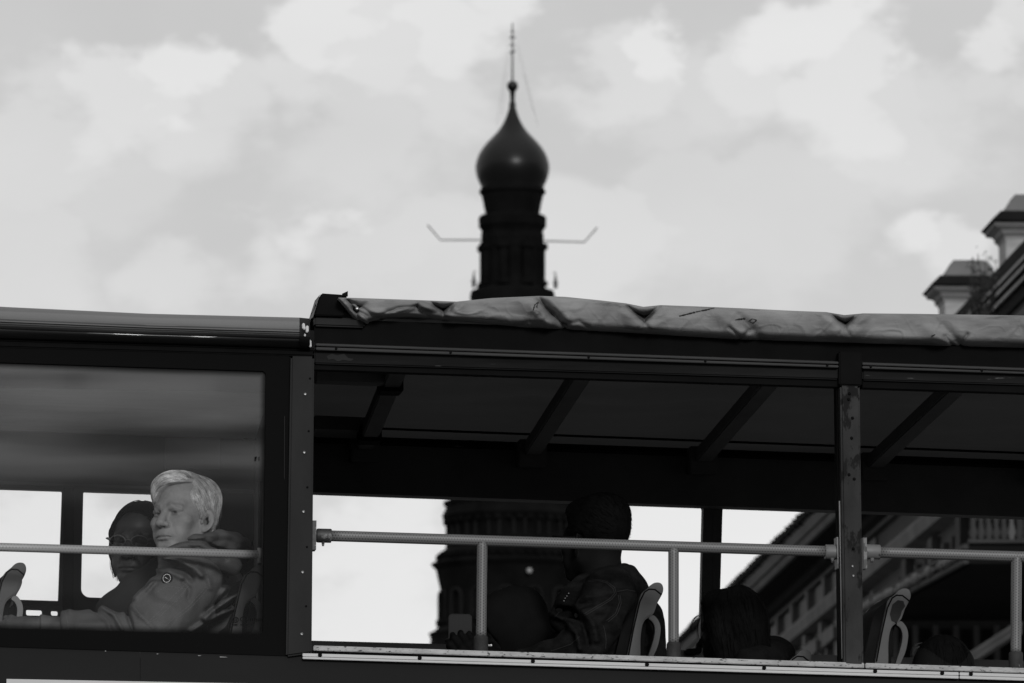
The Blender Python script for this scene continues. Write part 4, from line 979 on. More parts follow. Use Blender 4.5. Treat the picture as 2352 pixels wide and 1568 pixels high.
bx0 = np.minimum.reduce([SL, SR, EL, WL, ER, pelv]); bx1 = np.maximum.reduce([SL, SR, EL, WL, ER, pelv])
jA = surf(jacketA, bx0+[-.10, -.15, .0], bx1+[.2, .14, .14], .0043)
jo = mesh('jacket', jA[0], jA[1], 'canvas', manA, True)
def hoodA(P):
    n1 = vn(P*[22, 22, 26], 11); 
    d = chain(P, [at(376, 1278, .40), at(412, 1262, .36), at(450, 1246, .37), at(482, 1240, .42)], [.012, .022, .025, .02], .01)    # rolled collar towards the window
    d = smin(d, chain(P, [at(384, 1284, .50), at(398, 1300, .46), at(430, 1300, .42)], [.03, .045, .05]), .02)
    d = smin(d, chain(P, [at(470, 1246, .42), at(505, 1237, .45), at(540, 1243, .52), at(556, 1262, .60)], [.020, .024, .028, .03], .01), .012)
    d = smin(d, ell(P, tuple(at(520, 1272, .58)), (.062, .11, .046)), .02)
    d = smin(d, chain(P, [at(556, 1258, .66), at(500, 1250, .80), at(420, 1270, .78)], [.03, .03, .02], .01), .02)
    d = smin(d, chain(P, [at(440, 1268, .38), at(490, 1276, .36), at(535, 1300, .40)], [.022, .028, .026], .01), .018)
    ly = P[:, 2]*95+P[:, 0]*46+n1*2.2
    d = d-.0018*np.sin(ly)-.003*n1-.004*(1-np.abs(vn(P*[10, 10, 17]+n1[:, None]*.3, 14))*2.6).clip(0, 1)
    d = fold(P, d, [([(352, 1258), (412, 1242), (468, 1242), (502, 1262), (520, 1285)], -.006, 4.5), ([(380, 1262), (420, 1252), (462, 1252), (492, 1270)], .004, 6), ([(414, 1249), (428, 1251), (444, 1259)], -.003, 2.5), ([(443, 1238), (475, 1229), (526, 1228), (556, 1242)], .003, 6), ([(490, 1244), (520, 1240), (545, 1250)], -.0025, 5)])
    crease = chain(P, [at(404, 1267, .33), at(418, 1263, .33), at(440, 1259, .335), at(470, 1252, .36), at(505, 1256, .38), at(530, 1268, .40)], [.002]*6); d = smax(d, -crease, .008)
    return smax(d, -smin(hA(P), cone(P, NA, TA[1]+[0, 0, -.1], .05, .05), .02)-.001, .006)
hb = at(470, 1262, .55); hoA = surf(hoodA, hb+[-.16, -.26, -.10], hb+[.16, .36, .09], .0036)
mesh('hood', hoA[0], hoA[1], 'canvas', jo, True)
bvA = bvh_of(*jA)
seam_on(bvA, [[(428, 1350), (416, 1370), (404, 1382)], [(436, 1342), (410, 1372), (372, 1412), (337, 1432)], [(431, 1335), (380, 1388), (337, 1433)], [(286, 1396), (322, 1416), (352, 1444), (358, 1440)], [(472, 1348), (440, 1385), (400, 1418), (372, 1445)], [(478, 1350), (446, 1388), (408, 1420), (384, 1448)], [(470, 1300), (482, 1345), (540, 1352)], [(495, 1300), (530, 1345)], [(475, 1384), (477, 1446)], [(356, 1362), (382, 1345), (428, 1352)], [(150, 1404), (158, 1450)], [(98, 1414), (95, 1452)]], .0006, 'seam', 'thread', jo, .0004, True)
h = hit(bvA, 384, 1329)
if h:                                                # round badge: dark disc, broken white ring, small bar
    cN = h[0]; nn = np.array([-.25, -.93, .18]); nn /= np.linalg.norm(nn); ex = np.cross([0, 0, 1.], nn); ex /= np.linalg.norm(ex); ez = np.cross(nn, ex); cN = cN+nn*.003
    ex = -ex if ex[0] < 0 else ex
    D = lambda r, a, up_: cN+nn*up_+r*(ex*math.cos(a)+ez*math.sin(a)*1.1)
    AN = np.linspace(0, 2*math.pi, 28, endpoint=False)
    bd_ = MB().loft([[D(r, a, u_) for a in AN] for r, u_ in ((.0165, -.006), (.0165, .001), (.0150, .0025), (.0002, .003))]).build('badge', 'phone', jo, auto=.6)
    m = MB()
    for k in range(14):
        a0 = k/14*2*math.pi; m.loft([[D(rr, a, .0032) for rr in (.0102, .0118)]+[D(rr, a, .0022) for rr in (.0118, .0102)] for a in np.linspace(a0, a0+.33, 4)])
    for (x0, y0, x1, y1, w) in ((-.0055, .003, .002, -.0015, .0018), (.004, -.003, .0055, -.0038, .0012)):
        p0, p1 = cN+nn*.004+ex*x0+ez*y0, cN+nn*.004+ex*x1+ez*y1; m.tube([p0, p1], w*.6, 6)
    m.build('badge_ring', 'lamp_white', bd_)

# ------------------------------------------------------------------ the woman beside him
TB = pose(20, -2, 2.5, at(320, 1249, .98))
sB_ = 1.05
headB = surf(lambda L: head(L, 'woman'), (-.108, -.135, -.2), (.108, .14, .14), .0024); headB = (world(headB[0]*sB_, TB), headB[1])
cB = TB[1]; NB = at(352, 1400, 1.02); pB = at(420, 1680, 1.05)
bodyB = surf(lambda P: smin(chain(P, [cB+[.02, .04, -.1], NB, at(385, 1480, 1.03), pB], [.05, .06, .10, .12], .04), cone(P, at(380, 1440, .86), at(390, 1440, 1.2), .05, .05), .05), cB+[-.25, -.35, -.8], cB+[.45, .4, -.05], .014)
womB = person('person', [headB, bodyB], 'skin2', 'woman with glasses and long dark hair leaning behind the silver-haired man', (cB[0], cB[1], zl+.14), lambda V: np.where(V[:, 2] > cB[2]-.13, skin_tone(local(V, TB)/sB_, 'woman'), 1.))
def hairvolB(L):
    d = ell(L, (0, -.016, .034), (.080, .101, .091)); x, y, z = L.T
    side = chain(np.stack([np.abs(x), y, z], 1), [(.070, .02, .03), (.070, .004, -.03), (.066, .010, -.095)], [.013, .009, .004])
    d = smin(d, side, .02); d = smin(d, ell(L, (0, -.055, -.05), (.074, .055, .085)), .03)
    zf = np.interp(np.abs(x), [0, .03, .055, .066, .075], [.086, .082, .060, .02, -.03]); yb = np.interp(np.abs(x), [0, .05, .07, .09], [.03, .03, .036, .05])
    return smax(d, np.minimum(y-yb, zf-z), .006)
capB = surf(hairvolB, (-.125, -.14, -.16), (.125, .11, .15), .004)
r0 = capB[0]; w_ = lambda l: (world(l[0]*sB_, TB), l[1], l[2])
rt_ = r0[(r0[:, 2] > -.02)]; rt_ = rt_[rng.choice(len(rt_), 900)]
lkB = strands(rt_, lambda p, k: np.stack([np.sign(p[:, 0])*np.clip(.9*(p[:, 2]-.02)/.1, 0, .9), np.zeros(len(p)), np.full(len(p), -1.)-0*p[:, 0]], 1), 10, .008, hairvolB, .0018, .0009, True, .1)
# loose wisps on her right side, against the window, and over the crown
def wisp(pts, n, sp, r=.0007):
    V, F, T, k0 = [], [], [], 0; mb = MB()
    for i in range(n):
        j = rng.normal(0, sp, 3); P_ = [np.array(p)+j*(.3+.7*q/(len(pts)-1))*np.array([1, 1, .4]) for q, p in enumerate(pts)]
        Q = [P_[0]]
        for a, b in zip(P_[:-1], P_[1:]):
            for t in (.34, .67, 1.): Q.append(a+(b-a)*t)
        Q = np.array(Q); Q[1:-1] = (Q[:-2]+2*Q[1:-1]+Q[2:])/4
        mb.tube(Q, list(np.linspace(r, r*.45, len(Q))), 4)
    return np.array(mb.V), mb.F
wV, wF = [], []; nW = 0
for pts, n, sp in ([[(268, 1186), (256, 1206), (252, 1236), (256, 1275), (256, 1300), (263, 1318)], 16, .0042], [[(268, 1192), (262, 1215), (262, 1250), (261, 1290), (264, 1325)], 12, .004], [[(300, 1168), (282, 1176), (270, 1192)], 12, .004], [[(282, 1172), (300, 1162), (322, 1160), (348, 1163)], 10, .003], [[(270, 1260), (268, 1300), (272, 1334)], 12, .004]):
    V, F = wisp([at(x, y, .97) for x, y in pts], n, sp); wV.append(V); wF += [[i+nW for i in f] for f in F]; nW += len(V)
wV = np.concatenate(wV); wF4 = [f for f in wF if len(f) == 4]
hair_obj('hair', (world(capB[0]*sB_, TB), capB[1]), [w_(lkB), (wV, np.array(wF4), np.ones(len(wV)))], 'black_hair', womB, 1.)
# half-rim glasses
gb = MB(); gl = lambda x, z, y=.108: world(np.array([[x*sB_, (y-2.6*x*x)*sB_, z*sB_]]), TB)[0]
for s in (-1, 1):
    el = [gl(s*(.033+.0245*math.cos(a)), .002+.0165*math.sin(a)*(1 if math.sin(a) > 0 else .95)) for a in np.linspace(0, 2*math.pi, 33)]
    gb.tube(el, [.0017 if i < 17 else .0005 for i in range(33)], 6)
    gb.tube([gl(s*.057, .008), gl(s*.0655, .010), gl(s*.073, .010, .098)], [.0028, .003, .0022], 6)
    gb.tube([gl(s*.073, .010, .098), gl(s*.077, .008, .06), gl(s*.078, .004, .01)], [.0022, .0018, .0016], 6)
gb.tube([gl(-.009, .004), gl(0, .007, .110), gl(.009, .004)], .0012, 6)
gb.build('glasses', 'gl_frame', womB, smooth=True)
def coatB(P):
    n1 = vn(P*12, 21)
    d = smin(chain(P, [NB+[.0, .02, .0], at(392, 1480, 1.04), pB], [.075, .13, .15], .05), cone(P, at(372, 1440, .86), at(388, 1436, 1.24), .07, .07), .06)
    d = smin(d, chain(P, [at(372, 1340, .80), at(330, 1362, .78), at(268, 1402, .74), at(250, 1450, .72)], [.075, .062, .052, .05], .02), .04)  # added arm, stands in for the shaded front of the man's jacket
    return d-.006*n1-.006*(1-np.abs(vn(P*[10, 10, 14], 23))*2.6).clip(0, 1)
cbB = surf(coatB, NB+[-.30, -.42, -.45], NB+[.35, .4, .2], .009); mesh('jacket', cbB[0], cbB[1], 'canvas_dark', womB, True)

# ------------------------------------------------------------------ the man in the denim jacket
TC = pose(140, 2, 0, at(1364, 1240, .55)); cC = TC[1]
headC = surf(lambda L: head(L, 'man'), (-.108, -.135, -.19), (.108, .14, .14), .0034); headC = (world(headC[0], TC), headC[1])
NC = at(1392, 1345, .58); SCl = at(1402, 1362, .34); SCr = at(1392, 1362, .84); ECl = at(1338, 1492, .26); WCl = at(1185, 1530, .36); pC = at(1440, 1700, .6)
bodyC = surf(lambda P: smin(chain(P, [cC+[.03, .0, -.1], NC, at(1418, 1480, .6), pC], [.055, .07, .11, .13], .04), cone(P, SCl+[0, .06, 0], SCr-[0, .06, 0], .055, .055), .05), cC+[-.3, -.4, -.8], cC+[.4, .5, -.05], .015)
HC = (frame((-1, .2, .05), (.1, -.5, .8)), at(1178, 1530, .37)); handC = surf(lambda P: hand(P, HC, -1, (30, 40, 25)), HC[1]+[-.2, -.1, -.12], HC[1]+[.08, .1, .1], .004)
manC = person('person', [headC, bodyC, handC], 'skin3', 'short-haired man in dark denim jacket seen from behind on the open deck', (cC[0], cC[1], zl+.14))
def hairvolC(L):
    d = ell(L, (0, -.018, .040), (.086, .106, .094)); d = smin(d, ell(L, (0, -.05, .085), (.065, .065, .048)), .03); x, y, z = L.T
    d = smin(d, ell(L, (0, .045, .085), (.055, .045, .035)), .03)
    yb = np.interp(z, [-.05, -.01, .02, .05, .075, .12], [.0, .018, .034, .05, .062, .05]); front = np.minimum(y-yb, .075-z); d = smax(d, front, .005)
    zz = np.interp(y, [-.12, -.06, -.036, -.028, .004, .014], [-.10, -.096, -.07, .012, .014, -.03]); return smax(d, zz-z, .006)
capC = surf(hairvolC, (-.11, -.14, -.12), (.11, .12, .155), .0045); rt_ = capC[0][rng.choice(len(capC[0]), 2600)]
g0 = grad(hairvolC, rt_); lkC = strands(rt_, lambda p, k: np.stack([.3*p[:, 0]/.08, -.6+p[:, 1]*5, np.full(len(p), -.4)], 1)+g0*.12, 6, .0045, hairvolC, .0009, .00032, True, .12)
hair_obj('hair', (world(capC[0], TC), capC[1]), [(world(lkC[0], TC), lkC[1], lkC[2])], 'black_hair', manC, 1.)
def denim(P):
    n1 = vn(P*13, 31); n2 = vn(P*38, 33)
    d = chain(P, [NC+[.0, 0, -.02], at(1420, 1440, .6), pC], [.085, .130, .15], .05)
    d = smin(d, cone(P, SCl+[0, .05, 0], SCr-[0, .05, 0], .074, .074), .06)
    arm = chain(P, [SCl+[-.005, 0, 0], SCl+(ECl-SCl)*.5, ECl], [.080, .074, .068]); ax = (ECl-SCl)/np.linalg.norm(ECl-SCl); t = (P-SCl)@ax
    arm = arm-.005*np.sin(t*70+n1*3+P[:, 0]*30)*np.exp(-((t-.1)/.09)**2)
    fore = chain(P, [ECl, WCl+[.02, 0, 0]], [.068, .046]); t2 = (ECl[0]-P[:, 0]); fore = fore-.006*np.sin(t2*60+P[:, 2]*30+n1*3)*np.exp(-((t2-.04)/.09)**2)
    d = smin(d, smin(arm, fore, .03), .03)
    d = smin(d, chain(P, [SCr, at(1320, 1480, .98), at(1200, 1520, .9)], [.072, .062, .045]), .03)
    d = smin(d, chain(P, [at(1352, 1334, .44), at(1395, 1322, .41), at(1432, 1314, .5), at(1442, 1316, .62), at(1420, 1322, .76)], [.012, .020, .024, .026, .02], .008), .012)   # collar
    d = smin(d, cone(P, at(1448, 1340, .5), at(1462, 1350, .66), .03, .03), .04)
    d = smin(d, chain(P, [at(1338, 1342, .50), at(1312, 1385, .46), at(1300, 1420, .48)], [.028, .045, .05], .02), .03)
    return fold(P, d-.005*n1-.002*n2, [([(1284, 1402), (1312, 1404), (1338, 1428), (1350, 1480)], -.02, 9), ([(1270, 1412), (1300, 1424), (1322, 1450), (1332, 1490)], .012, 9), ([(1340, 1404), (1362, 1430), (1372, 1470)], .01, 9),
        ([(1345, 1372), (1380, 1366), (1412, 1360)], .006, 6), ([(1330, 1390), (1360, 1384)], -.006, 5), ([(1400, 1400), (1380, 1430)], .006, 7)])
lo = np.minimum.reduce([SCl, SCr, ECl, WCl]); hi = np.maximum.reduce([SCl, SCr, ECl, WCl])
jC = surf(denim, lo+[-.03, -.14, -.25], hi+[.16, .12, .12], .0062); joC = mesh('jacket', jC[0], jC[1], 'denim', manC, True); bvC = bvh_of(*jC)
seam_on(bvC, [[(1350, 1334), (1372, 1330), (1395, 1336), (1412, 1350), (1415, 1364), (1402, 1378), (1375, 1394), (1342, 1414)], [(1352, 1336), (1374, 1333), (1394, 1339), (1408, 1352), (1411, 1363), (1398, 1376), (1372, 1391), (1340, 1410)], [(1420, 1366), (1422, 1385), (1412, 1410), (1392, 1425)], [(1424, 1366), (1426, 1387), (1416, 1412), (1396, 1428)], [(1418, 1358), (1440, 1354), (1458, 1358)], [(1386, 1436), (1392, 1470), (1390, 1490)], [(1190, 1462), (1225, 1446), (1268, 1424), (1285, 1404)], [(1265, 1495), (1310, 1480), (1330, 1462)]], .0008, 'seam', 'dullthread', joC)
m = MB()
for x, y in ((1296, 1374), (1300, 1369), (1304, 1363), (1293, 1380)):
    h = hit(bvC, x+5, y)
    if h: m.sphere(h[0]+np.array([-.004, -.002, 0]), .0024, 6)
if m.V: m.split('zip', 'steel', joC, smooth=True)
m = MB(); te = lambda l: world(np.array([l]), TC)[0]
m.tube([te((-.080, .0, .002)), te((-.078, .06, .006)), te((-.073, .098, .008))], [.0025, .0025, .004], 6)
m.tube([te((-.073, .098, .008)), te((-.05, .110, -.004)), te((-.02, .116, -.008)), te((.03, .114, -.004)), te((.073, .098, .008))], .003, 6); m.build('glasses', 'phone', manC, smooth=True)

# ------------------------------------------------------------------ the hooded one with the phone
TD = pose(78, -24, 4, at(1170, 1455, .95)); cD = TD[1]
headD = surf(lambda L: head(L, 'woman'), (-.108, -.135, -.2), (.108, .14, .14), .004); headD = (world(headD[0], TD), headD[1])
bodyD = surf(lambda P: chain(P, [cD+[.03, 0, -.1], cD+[.09, .03, -.3], cD+[.14, .03, -.6]], [.055, .11, .13], .04), cD+[-.2, -.3, -.8], cD+[.4, .3, -.06], .016)
HD = (frame((-.55, -.1, .6), (-.2, -.9, -.1)), at(1112, 1535, .80)); handD = surf(lambda P: hand(P, HD, 1, (38, 42, 30), 4, (20, 20)), HD[1]+[-.18, -.12, -.14], HD[1]+[.12, .12, .16], .0034)
perD = person('person', [headD, bodyD, handD], 'skin3', 'person with charcoal hood up bending over a phone beside the rail post', (cD[0], cD[1], zl+.14))
def hoodD(P):
    L = local(P, TD); n1 = vn(P*15, 41); n2 = vn(P*[40, 40, 9], 42)
    d = ell(L, (0, -.02, .03), (.094, .116, .106)); d = smin(d, ell(L, (0, -.075, .06), (.05, .045, .05)), .04)
    d = smin(d, chain(P, [cD+[.05, .0, -.06], cD+[.11, .02, -.22], cD+[.15, .03, -.55]], [.10, .16, .17], .05), .06)
    d = smin(d, cone(P, cD+[.07, -.17, -.22], cD+[.08, .20, -.22], .07, .07), .06)
    d = smin(d, chain(P, [cD+[.06, -.20, -.24], at(1180, 1560, .72), at(1120, 1515, .78)], [.065, .055, .04], .03), .04)
    op = ell(L, (0, .115, -.02), (.072, .075, .105)); d = smax(d, -op, .012)
    return d-.005*n1-.003*n2-.004*np.sin(L[:, 1]*70+L[:, 2]*25+n1*2)*np.exp(-((L[:, 2]+.03)/.07)**2)
hD = surf(hoodD, cD+[-.20, -.34, -.45], cD+[.34, .36, .16], .007); mesh('hooded_top', hD[0], hD[1], 'hoodcloth', perD, True)
wV2, wF2, nW = [], [], 0
for pts, n in ([[(1090, 1396), (1078, 1420), (1066, 1440), (1062, 1462)], 7], [[(1075, 1432), (1052, 1450), (1038, 1466), (1028, 1490)], 6], [[(1060, 1446), (1048, 1470), (1040, 1490)], 6]):
    V, F = wisp([at(x, y, .86) for x, y in pts], n, .004, .0006); wV2.append(V); wF2 += [[i+nW for i in f] for f in F if len(f) == 4]; nW += len(V)
hair_obj('hair', None, [(np.concatenate(wV2), np.array(wF2), np.ones(nW)*3)], 'black_hair', perD)
# the phone
pc = at(1057, 1462, .84); ex = np.array([.985, -.1, -.02]); ez = np.array([.02, .18, .98]); ez /= np.linalg.norm(ez); ny = np.cross(ez, ex)
def rr(w, h_, r, n=6):
    P_ = []
    for sx, sz, a0 in ((1, 1, 0), (-1, 1, 90), (-1, -1, 180), (1, -1, 270)):
        for k in range(n+1): a = math.radians(a0+90*k/n); P_.append((sx*(w-r)+r*math.cos(a), sz*(h_-r)+r*math.sin(a)))
    return P_
PV = lambda w, h_, r, d: [pc+ex*x+ez*z+ny*d for x, z in rr(w, h_, r)]
ph_ = MB().loft([PV(.0335, .068, .010, -.004), PV(.0345, .069, .011, -.002), PV(.0345, .069, .011, .002), PV(.0335, .068, .010, .004)]).build('smartphone', 'phone', None, base=(pc[0], pc[1], pc[2]-.07))
tag(ph_, 'black smartphone with shiny rim held up by the hooded passenger', 'phone')
ring = PV(.0348, .0693, .0112, -.003); ring.append(ring[0]); MB().tube(ring, .0009, 6).build('rim', 'gutter', ph_)

# ------------------------------------------------------------------ dark-haired woman by the far pillar
TE = pose(128, -4, 0, at(1680, 1444, .5)); cE = TE[1]
headE = surf(lambda L: head(L, 'woman'), (-.108, -.135, -.2), (.108, .14, .14), .004); headE = (world(headE[0]*.93, TE), headE[1])
bodyE = surf(lambda P: smin(chain(P, [cE+[.02, .01, -.1], cE+[.06, .01, -.24], cE+[.12, .02, -.6]], [.05, .09, .12], .04), cone(P, cE+[.05, -.13, -.2], cE+[.05, .15, -.2], .05, .05), .05), cE+[-.2, -.3, -.8], cE+[.35, .3, -.05], .016)
perE = person('person', [headE, bodyE], 'skin3', 'long-haired person in black silhouette slumped low against the far window pillar', (cE[0], cE[1], zl+.14))
def hairvolE(L):
    n1 = vn(L*[20, 20, 12], 51); d = ell(L, (0, -.016, .036), (.084, .104, .094)); x, y, z = L.T
    d = smin(d, chain(L, [(0, -.04, .05), (0, -.05, -.02), (0, -.06, -.10), (0, -.08, -.18)], [.066, .070, .066, .05], .03), .04)
    d = smin(d, chain(np.stack([np.abs(x), y, z], 1), [(.07, .02, .03), (.078, .0, -.05), (.08, -.02, -.14)], [.03, .034, .03], .02), .03)
    d = smin(d, ell(L, (0, .05, .09), (.06, .05, .04)), .03)
    d = smax(d, np.minimum(y-np.interp(z, [-.1, .0, .05, .08], [.085, .09, .09, .09]), .075-z), .01)
    return d-.006*n1
capE = surf(hairvolE, (-.13, -.20, -.26), (.13, .12, .16), .006)
rt_ = capE[0][rng.choice(len(capE[0]), 700)]
lkE = strands(rt_, lambda p, k: np.stack([p[:, 0]*3, -.3+0*p[:, 0], np.full(len(p), -1.)], 1), 8, .008, hairvolE, .0015, .0006, True, .1)
wV2, wF2, nW = [], [], 0
for pts, n in ([[(1612, 1412), (1600, 1414), (1590, 1424), (1585, 1440), (1583, 1452)], 6], [[(1608, 1420), (1602, 1440), (1603, 1458), (1607, 1472)], 6], [[(1616, 1360), (1612, 1392), (1606, 1425)], 5]):
    V, F = wisp([at(x, y, .5) for x, y in pts], n, .003, .0005); wV2.append(V); wF2 += [[i+nW for i in f] for f in F if len(f) == 4]; nW += len(V)
hair_obj('hair', (world(capE[0]*.93, TE), capE[1]), [(world(lkE[0]*.93, TE), lkE[1], lkE[2]), (np.concatenate(wV2), np.array(wF2), np.ones(nW))], 'black_hair', perE, 1.)
def coatE(P):
    n1 = vn(P*14, 61)
    d = smin(chain(P, [cE+[.05, .01, -.17], cE+[.09, .01, -.32], cE+[.14, .02, -.6]], [.10, .15, .16], .05), cone(P, at(1722, 1532, .36), at(1780, 1508, .64), .058, .062), .05)
    return d-.007*n1-.004*np.sin(P[:, 2]*80+P[:, 0]*50+n1*3)
cE_ = surf(coatE, cE+[-.2, -.34, -.5], cE+[.36, .36, .02], .009); mesh('jacket', cE_[0], cE_[1], 'darkcloth', perE, True)

# ------------------------------------------------------------------ the head just above the sill
TF = pose(75, 0, 0, at(2158, 1556, .5)); cF = TF[1]
headF = surf(lambda L: head(L, 'woman'), (-.108, -.135, -.2), (.108, .14, .14), .0045); headF = (world(headF[0], TF), headF[1])
bodyF = surf(lambda P: chain(P, [cF+[.02, .01, -.1], cF+[.05, .01, -.24], cF+[.08, .02, -.5]], [.05, .10, .12], .04), cF+[-.25, -.3, -.7], cF+[.35, .3, -.05], .016)
perF = person('person', [headF, bodyF], 'skin3', 'passenger of whom only the top of a dark head rises above the sill', (cF[0], cF[1], zl+.14))
def hairvolF(L):
    x, y, z = L.T; d = ell(L, (0, -.014, .036), (.077, .090, .093)); d = smin(d, ell(L, (0, -.04, -.05), (.07, .055, .08)), .03)
    return smax(d, np.minimum(y-.05, .05-z), .008)
capF = surf(hairvolF, (-.11, -.14, -.16), (.11, .12, .15), .005); rt_ = capF[0][rng.choice(len(capF[0]), 500)]
lkF = strands(rt_, lambda p, k: np.stack([p[:, 0]*4, p[:, 1]*3, np.full(len(p), -.6)], 1), 6, .008, hairvolF, .001, .0005, True, .08)
wV2, wF2, nW = [], [], 0
for pts, n in ([[(2118, 1476), (2104, 1480), (2096, 1496), (2098, 1515)], 9], [[(2112, 1484), (2100, 1492), (2094, 1506)], 7]):
    V, F = wisp([at(x, y, .5) for x, y in pts], n, .004, .0005); wV2.append(V); wF2 += [[i+nW for i in f] for f in F if len(f) == 4]; nW += len(V)
hair_obj('hair', (world(capF[0], TF), capF[1]), [(world(lkF[0], TF), lkF[1], lkF[2]), (np.concatenate(wV2), np.array(wF2), np.ones(nW)*12)], 'black_hair', perF, 1.)
cF_ = surf(lambda P: chain(P, [cF+[.04, .01, -.18], cF+[.07, .01, -.32], cF+[.1, .02, -.6]], [.10, .15, .16], .05), cF+[-.25, -.3, -.6], cF+[.35, .3, -.05], .012); mesh('jacket', cF_[0], cF_[1], 'darkcloth', perF, True)

# ================================================================== THE TOWER with its onion dome, 300 m behind the bus
TD_ = 300.; PXM = TD_/FPX; ax0 = far(1177, 600, TD_); TX, TY = ax0[0], ax0[1]
zt = lambda y: far(1177, y, TD_)[2]
tower = thing('church_tower', 'dark brick church tower with onion dome and cross rising behind the bus', 'tower', (TX, TY, 0))
def lathe(name, prof, m, n=40, mod=None, smooth=True, parent=tower):
    secs = []
    for hw, y in prof:
        z = zt(y) if y < 9000 else 0.
        secs.append([np.array([TX+hw*PXM*(mod(a, y) if mod else 1)*math.cos(a), TY+hw*PXM*(mod(a, y) if mod else 1)*math.sin(a), z]) for a in np.linspace(0, 2*math.pi, n, endpoint=False)])
    return MB().loft(secs).build(name, m, parent, auto=.6 if smooth else .3)
K = 1/2.2457
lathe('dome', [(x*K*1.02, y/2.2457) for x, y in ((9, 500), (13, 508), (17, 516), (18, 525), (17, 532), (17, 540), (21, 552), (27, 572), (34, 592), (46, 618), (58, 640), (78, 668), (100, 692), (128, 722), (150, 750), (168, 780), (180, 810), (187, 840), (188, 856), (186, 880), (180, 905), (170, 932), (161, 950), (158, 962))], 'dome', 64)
lathe('ball_finial', [(7, 204), (4, 224), (5.6, 222), (5.2, 203), (8, 200), (11.5, 196), (13, 189), (11.5, 182), (7, 177.8), (2, 177.5)][::-1], 'dome', 24)
m = MB(); t0 = lambda x, y, o=0.: np.array([TX+(x-1177)*PXM, TY+o, zt(y)])
m.tube([t0(1177, 182), t0(1177, 40)], [.055, .03], 8)
for y, w_2, r in ((92, 5, .04), (74, 7, .045), (60, 4, .04)): m.tube([t0(1177-w_2, y), t0(1177+w_2, y)], r, 8)
m.tube([t0(1172, 112), t0(1182, 106)], .06, 8)
m.build('cross', 'gilt', tower)
for (xa, ya), (xb, yb) in (((1168, 76), (1136, 290)), ((1186, 76), (1232, 292)), ((1170, 92), (1146, 268)), ((1184, 92), (1222, 262))):
    m = MB(); A_, B_ = t0(xa, ya, -.1), t0(xb, yb, -.9); m.tube([A_, B_], .004, 5)
    for k in range(6, 14): m.sphere(A_+(B_-A_)*(k/14.), .022, 6)
    m.build('chain', 'gilt', tower)
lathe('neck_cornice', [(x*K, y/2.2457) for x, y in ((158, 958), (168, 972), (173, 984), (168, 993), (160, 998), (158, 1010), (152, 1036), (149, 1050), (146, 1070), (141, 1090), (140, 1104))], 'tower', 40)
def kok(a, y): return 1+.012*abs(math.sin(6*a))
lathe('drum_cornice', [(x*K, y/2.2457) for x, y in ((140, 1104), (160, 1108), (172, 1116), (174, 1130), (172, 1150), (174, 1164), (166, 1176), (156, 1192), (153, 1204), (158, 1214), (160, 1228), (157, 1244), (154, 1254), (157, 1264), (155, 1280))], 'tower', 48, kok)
lathe('shaft', [(152*K, 1278/2.2457), (151*K, 1300/2.2457), (151*K, 1460/2.2457), (154*K, 1476/2.2457)], 'tower', 96, lambda a, y: 1-.06*(abs(math.sin(4*a)) > .82)+.01*math.cos(8*a), False)
for k in range(8):
    a = math.pi/8+k*math.pi/4; m = MB(); r = 151*K*PXM
    m.tube([np.array([TX+r*math.cos(a), TY+r*math.sin(a), zt(y)]) for y in (562, 575, 576, 648, 650, 660)], [.34, .34, .22, .22, .34, .34], 10); m.build('column', 'tower', tower, auto=.6)
    m = MB(); a2 = k*math.pi/4; r2 = 150*K*PXM; pts = []
    for q in np.linspace(0, math.pi, 9): pts.append(np.array([TX+r2*math.cos(a2+.26*math.cos(q)), TY+r2*math.sin(a2+.26*math.cos(q)), zt(566)+.62*math.sin(q)]))
    m.tube(pts, .11, 6); m.build('arch_moulding', 'tower', tower)
lathe('tent_base', [(154*K, 658), (162*K, 662), (176*K, 665), (212*K, 670), (217*K, 676), (220*K, 683), (96, 700), (100, 760), (116, 900), (128, 1040), (134, 1120), (138, 1140)], 'tower', 32)
prof = [(138, 1140), (139, 1148), (147, 1160), (152, 1170), (153, 1178), (158, 1188), (161, 1195), (156, 1203), (147, 1216), (144.5, 1226), (146, 1240), (150, 1252), (152, 1262), (153, 1270), (162, 1276), (172, 1283), (168, 1289), (166, 1296), (177, 1300), (185, 1305), (182, 1311), (174, 1318), (172, 1326), (168, 1345), (163, 1368), (162, 1384), (164, 1408), (165.5, 1424), (164, 1432), (168, 1440), (168, 1450), (176, 1458), (190, 1465), (187, 1472), (186, 1480), (190, 1500), (220, 1560), (220, 99999)]
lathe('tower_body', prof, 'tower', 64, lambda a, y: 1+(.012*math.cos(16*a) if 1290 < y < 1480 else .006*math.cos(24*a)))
dn = MB(); wn_ = MB()
for y0, y1, hw, cnt in ((1200, 1212, 152, 40), (1286, 1294, 169, 52), (1434, 1446, 168, 44), (1160, 1168, 151, 40)):
    for k in range(cnt):
        a = 2*math.pi*k/cnt; r = hw*PXM; e = np.array([math.cos(a), math.sin(a), 0]); t_ = np.array([-e[1], e[0], 0])
        q = [np.array([TX, TY, 0])+e*(r+dr)+t_*(w_*r*math.pi/cnt*.55)+np.array([0, 0, zt(y)]) for y in (y0, y1) for dr in (-.05, .13) for w_ in (-1, 1)]
        dn.add(q, [[0, 1, 3, 2], [4, 6, 7, 5], [0, 4, 5, 1], [2, 3, 7, 6], [0, 2, 6, 4], [1, 5, 7, 3]])
do_ = dn.build('dentil_band', 'tower', tower); do_['kind'] = 'stuff'
